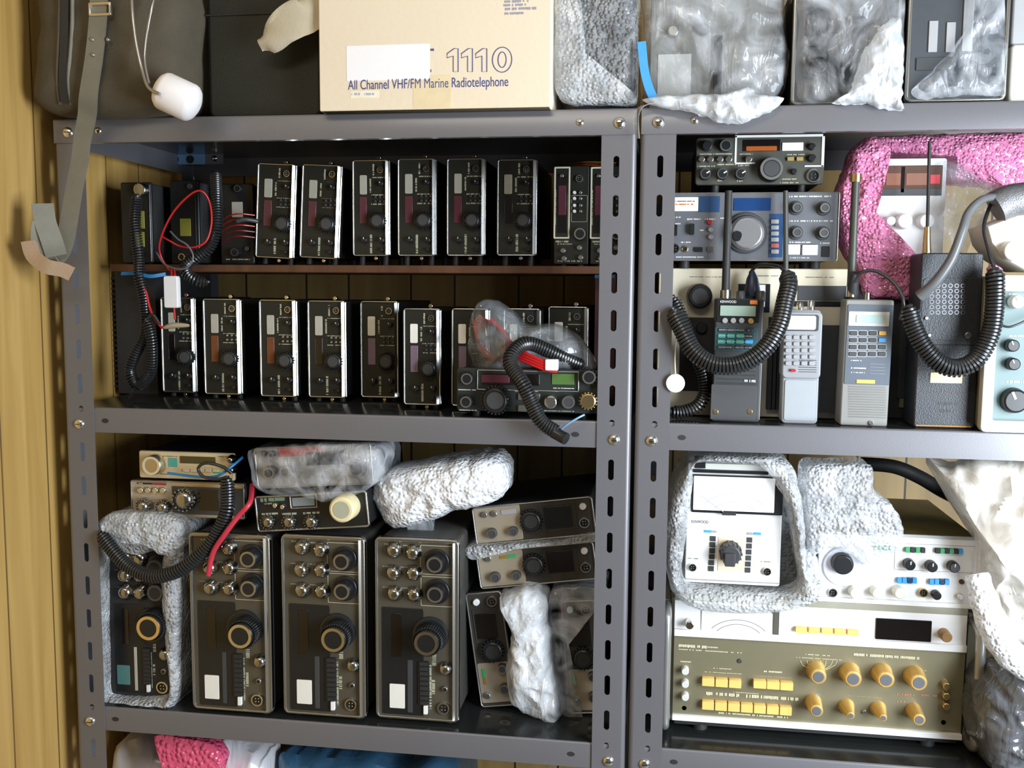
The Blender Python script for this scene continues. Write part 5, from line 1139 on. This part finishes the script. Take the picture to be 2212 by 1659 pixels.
d.knob(1478, 1530, 6, .002, BLACK, name='jack'); d.knob(2038, 1561, 6, .002, BLACK, name='jack'); d.knob(1598, 1429, 5, .004, DGREY, name='screw', n=12); d.knob(1868, 1540, 5, .006, SILVER, name='toggle', n=12)
YP = mat('yellow_print', (.8, .76, .5), .6)
d.print_([(1466, 1392, 1525, 1402), (1466, 1404, 1600, 1410), (1528, 1397, 1550, 1401)], YP, t=.0026, gl=.002)
d.print_([(1541, 1443, 1580, 1447), (1522, 1451, 1600, 1457), (1650, 1449, 1692, 1455), (1636, 1460, 1710, 1465), (1584, 1495, 1640, 1500), (1525, 1502, 1725, 1508), (1552, 1542, 1705, 1549), (1740, 1413, 1792, 1418), (1720, 1421, 1822, 1426), (1838, 1417, 1988, 1420), (1832, 1503, 1905, 1508), (1470, 1428, 1492, 1432), (1833, 1440, 1856, 1443), (1900, 1443, 1925, 1446), (1975, 1447, 1998, 1450)], YP, t=.0026, gl=.0018)
mb = MB()
for x0, x1 in ((1728, 1752), (1742, 1757), (1755, 1762), (1772, 1768), (1784, 1774), (1798, 1780), (1808, 1784)):
    a_, b_, c_ = d.L(x0, 1426), d.L(x0 + (x1 - x0) * .2, 1436), d.L(x1, 1446); mb.tube([(a_[0], -.0026, a_[1]), (b_[0], -.0026, b_[1]), (c_[0], -.0026, c_[1])], .0004, 4)
d.b(mb, 'dial_leads', YP)
d.print_([(1938, 1498, 1975, 1504), (1990, 1500, 2022, 1506), (1938, 1514, 1952, 1518)], mat('red_print', (.6, .22, .15), .6), t=.0026, gl=.002)
d.print_([(1762, 1498, 1772, 1501)], BLUEB, t=.0026)
for sx in (-1, 1):
    xx = sx * (d.w / 2 + .006); hm = MB()
    hm.tube(resample([Vector((xx, .02, d.h - .012)), Vector((xx, -.022, d.h - .016)), Vector((xx, -.03, d.h - .04)), Vector((xx, -.03, d.h * .5)), Vector((xx, -.03, .03)), Vector((xx, -.022, .008)), Vector((xx, .02, .006))], 40), .0075, 12)
    d.b(hm, 'side_handle', mat('handle_metal', (.42, .42, .4), .3, .7, .06)); d.b(MB().box((xx - .006, .01, 0.002), (xx + .006, .3, d.h - .004)), 'side_plate', mat('putty_case'))
d.feet(.008, r=.012, inset=.05)

BUBT = wrapmat('thin_bubble_wrap', (.85, .87, .9), .45, .08, 165, 'bubble', .75, .2)
GT = SG.top
# analogue multimeter in bubble wrap
d = Dev('analogue_multimeter', 'white analogue meter with a black selector knob, wrapped in bubble wrap', 'meter', [(1493, 1000), (1693, 1004), (1684, 1268), (1473, 1256)], y=.055, rest=None)
AM = d; d.case(.12, WHITE, .004); d.panel(WPANEL, .004, .005)
d.rect('top_strip', 1500, 1000, 1660, 1014, OFFW, .004); d.rect('black_bar', 1497, 1014, 1660, 1026, BLACK, .006, .001); d.rect('badge', 1501, 986, 1524, 1012, BLACK, .006)
d.rect('meter_glass', 1495, 1025, 1690, 1114, BLACK, .006, .002); d.rect('meter_dial', 1499, 1028, 1672, 1108, mat('bright_dial', (.9, .9, .92), .35, 0, .01), .0072, .001)
mt = MB(); cx, cz = d.L(1585, 1122, -.0075)
for R_ in (56, 38):
    mt.tube([(cx + R_ * d.k * 1.35 * math.cos(a), -.0074, cz + R_ * d.k * math.sin(a)) for a in [PI * (.2 + .6 * i / 24) for i in range(25)]], .0004, 4)
mt.tube([(cx - .006, -.0076, cz + .004), (cx - .05, -.0076, cz + .035)], .0004, 4)
d.b(mt, 'meter_scale', mat('light_ink', (.5, .48, .5), .5)); d.rect('needle_boss', 1560, 1106, 1590, 1114, BLACKM, .009)
d.text('KENWOOD', 1494, 1123, 1530, 1131, DGREY, 'brand_lettering')
d.rect('beige_field', 1552, 1160, 1612, 1236, mat('peach_field', (.72, .62, .46), .5, 0, .03), .0008)
for i in range(6):
    y = 1158 + i * 13; d.rect('range_plate', 1534 - i * .8, y, 1546 - i * .8, y + 11.5, DGREY, .0014); d.rect('range_plate', 1613 - i * .8, y + 3, 1625 - i * .8, y + 14.5, DGREY, .0014)
d.rect('blue_mark', 1521, 1145, 1536, 1151, BLUEB, .001); d.rect('blue_mark', 1629, 1150, 1644, 1156, BLUEB, .001); d.rect('grey_mark', 1536, 1146, 1548, 1151, GREY, .001); d.rect('grey_mark', 1614, 1150, 1628, 1156, GREY, .001)
d.knob(1580, 1200, 21, .026, DGREY, name='selector_knob', skirt=1.1, n=32, ribs=14)
x, z = d.L(1577, 1206, -.03); d.b(MB().rbox(x - 11 * d.k, x + 11 * d.k, -.032, -.02, z - 18 * d.k, z + 10 * d.k, .002, .001), 'selector_tab', DGREY)
for x, y in ((1496, 1226), (1657, 1235)): d.socket(x, y, 9, m=CHROME, name='input_jack')
d.print_([(1486, 1205, 1510, 1208), (1644, 1212, 1670, 1215)], DGREY, gl=.002)
d.rect('lower_lip', 1474, 1250, 1684, 1262, GREY, .003)
ow = [(1508, 985), (1590, 982), (1680, 986), (1712, 1010), (1732, 1080), (1738, 1160), (1742, 1240), (1778, 1262), (1765, 1295), (1690, 1318), (1600, 1322), (1520, 1316), (1482, 1302), (1450, 1270), (1434, 1200), (1438, 1120), (1462, 1040)]
iw = [(1502, 998), (1590, 1000), (1634, 1003), (1668, 1030), (1700, 1090), (1710, 1150), (1722, 1220), (1728, 1262), (1712, 1276), (1680, 1282), (1600, 1276), (1530, 1268), (1495, 1264), (1476, 1252), (1474, 1200), (1488, 1110), (1496, 1040)]
d.b(ringwrap(ow, iw, d.y - .015, .02, .14, 81, .006, 36, 120), 'bubble_wrap', BUB, 'creased bubble wrap', world=True)
# sweep function generator with its wrap
d = Dev('function_generator', 'white bench generator with green and blue keys and an olive lid', 'instrument', [(1770, 1128), (2122, 1138), (2112, 1296), (1766, 1276)], y=.075, rest=GT, gap=.006)
FG = d; d.case(.27, OLTOP, .003); d.panel(WPANEL, .003, .006); d.feet(.006, r=.01, inset=.03)
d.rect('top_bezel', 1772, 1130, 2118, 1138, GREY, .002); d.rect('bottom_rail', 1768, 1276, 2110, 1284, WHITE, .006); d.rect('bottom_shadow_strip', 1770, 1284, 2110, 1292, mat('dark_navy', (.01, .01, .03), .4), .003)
for i in range(4): d.rect('green_key', 1958 + i * 11, 1160 + i * .3, 1967 + i * 11, 1171 + i * .3, GREENB if i % 2 == 0 else BLACKM, .006)
for i in range(6): d.rect('green_key', 2023 + i * 10, 1162 + i * .3, 2032 + i * 10, 1173 + i * .3, (BLUEB if i == 5 else GREENB) if i % 2 else BLACKM, .006)
for k_ in (0, 1):
    for i in range(4): d.rect('blue_key', 1940 + k_ * 70 + i * 11, 1226 + k_ * 3, 1949 + k_ * 70 + i * 11, 1238 + k_ * 3, BLUEB if i != 2 else NAVY, .006)
for i in range(3): d.rect('green_key', 1890 + i * 17, 1156, 1903 + i * 17, 1166, mat('pale_green_key', (.3, .55, .4), .4), .004)
for x, y in ((1968, 1199), (2016, 1203), (2064, 1204)): d.knob(x, y, 11, .014, BLACK, name='control_knob', point=1.5)
x, z = d.L(1823, 1200, 0); d.b(MB().prof(x, z, [(0, .03), (-.004, .03), (-.005, .028)], 40), 'dial_plate', mat('lavender_white', (.75, .75, .82), .3)); d.knob(1823, 1198, 22, .02, BLACK, name='frequency_dial', n=40)
for x in (1850, 1898, 1946): d.knob(x, 1260, 12, .018, mat('ivory_white'), name='control_knob', n=24)
for x, m in ((1800, CHROME), (1996, BRASS)): d.socket(x, 1258, 10, m=m, name='output_jack')
d.knob(2026, 1265, 9, .012, BLACK, name='control_knob'); d.knob(2078, 1268, 6, .01, CHROME, name='toggle'); d.knob(2080, 1235, 5, .004, MAROON, name='lamp', n=14)
d.print_([(1960, 1134, 2050, 1137), (1885, 1150, 1950, 1152)], DGREY)
d.lines('panel_divider', [(1935, 1150, 2112, 1216)], GREY, .0006, wd=.0006)
ws = blob([(1738, 1010), (1800, 1003), (1880, 1006), (1890, 1060), (1925, 1090), (1948, 1130), (1950, 1185), (1900, 1200), (1870, 1222), (1820, 1190), (1780, 1180), (1750, 1200), (1738, 1120)], FG.y - .018, .016, .06, 82, .007, 36, 18, 110)
d.b(ws, 'bubble_wrap', BUBT, 'bubble wrap draped over the left half', world=True)
ws = blob([(1735, 1190), (1755, 1190), (1775, 1230), (1782, 1290), (1750, 1290), (1738, 1240)], FG.y - .02, .01, .02, 83, .005, 40, 10, 60); d.b(ws, 'bubble_wrap', BUBT, world=True)
# dark tube put in for the shadows behind the generator
d = Dev('dark_shadow_tube', 'dark rounded bundle lying behind the olive-lidded generator', 'bundle', (1880, 1010, 2040, 1060), y=.4, rest=None)
d.e.name = 'shadow_tube'; d.e['category'] = 'cable'; d.e['label'] = 'dark cable arching over the lid of the white bench generator'
d.b(MB().tube(pxpath([(1860, 1002, .3), (1930, 1008, .3), (1985, 1030, .3), (2040, 1062, .28), (2110, 1095, .2)], 24), .012, 12), 'shadow_tube_body', BLACKM, world=True)
# pale plastic sheet and dark bag on the right
e, M_ = root('plastic_sheet', P(2150, 1500, 0), 'pale crumpled plastic hanging down beside the bench instruments', 'plastic')
ol = [(2020, 1000), (2100, 1004), (2230, 1006), (2290, 1200), (2290, 1500), (2230, 1470), (2180, 1430), (2140, 1370), (2122, 1300), (2128, 1200), (2120, 1140), (2085, 1120), (2050, 1060)]
blob(ol, .03, .04, .06, 91, .034, 15, 26, 140, 3).build('plastic_film', SHEETM, e, M_)
e, M_ = root('foam_tube', P(2190, 1480, 0), 'grey-white rolled plastic curving down at the right edge of the shelf', 'plastic')
MB().tube(pxpath([(2110, 1240, -.03), (2130, 1310, -.045), (2160, 1380, -.05), (2200, 1430, -.05), (2260, 1460, -.045)], 40), .02, 18, 0, lambda t: .75 + .3 * math.sin(PI * t) + .05 * math.sin(40 * t)).build('plastic_roll', BUBW, e, M_)
bagthing('dark crumpled plastic bag in the lower right corner of the shelf', 'plastic_bag', [(2120, 1500), (2160, 1450), (2230, 1430), (2320, 1440), (2340, 1600), (2330, 1690), (2230, 1700), (2140, 1660), (2112, 1580)], .0, .05, .1, 92, wrapmat('dark_plastic_film', (.1, .105, .115), .97, .14, 20, 'crease', 1, .02), .016, 24)
import os
if os.environ.get('SNAPLOG'): print('\n'.join(map(str, SNAPS)))

# smaller pieces hang under the part they sit on
UNDER = {'antenna_tip': 'antenna', 'antenna_base': 'antenna', 'finger_dimple': 'tuning_knob', 'meter_scale': ('meter_dial', 'meter_window'), 'needle_boss': 'meter_dial', 'key': 'keypad_plate',
         'key_outline': 'keypad_plate', 'band_key': ('band_keys', 'navy_strip'), 'screen': ('screen_bezel', 'faceplate'), 'brand_lettering': 'faceplate', 'orange_badge': 'faceplate', 'selector_tab': 'selector_knob', 'digit_row': 'smoked_display',
         'red_light': ('smoked_display', 'level_display'), 'green_light': 'level_display', 'lower_strip': 'smoked_display', 'dark_divider': 'smoked_display', 'buckle': 'strap', 'rivet': 'strap',
         'charging_contact': 'battery_pack', 'amber_display': 'display_window', 'printed_number': 'carton', 'printed_line': 'carton', 'meter_dial': 'meter_glass', 'slide_switch': 'dial_field'}
for top in [o for o in bpy.data.objects if o.parent is None and o.type == 'EMPTY']:
    kids = {}
    for c_ in top.children: kids.setdefault(c_.name.split('.')[0], c_)
    for c_ in list(top.children):
        w_ = UNDER.get(c_.name.split('.')[0])
        if not w_: continue
        for q in ((w_,) if isinstance(w_, str) else w_):
            if q in kids and kids[q].parent == top and not c_.children: c_.parent = kids[q]; break
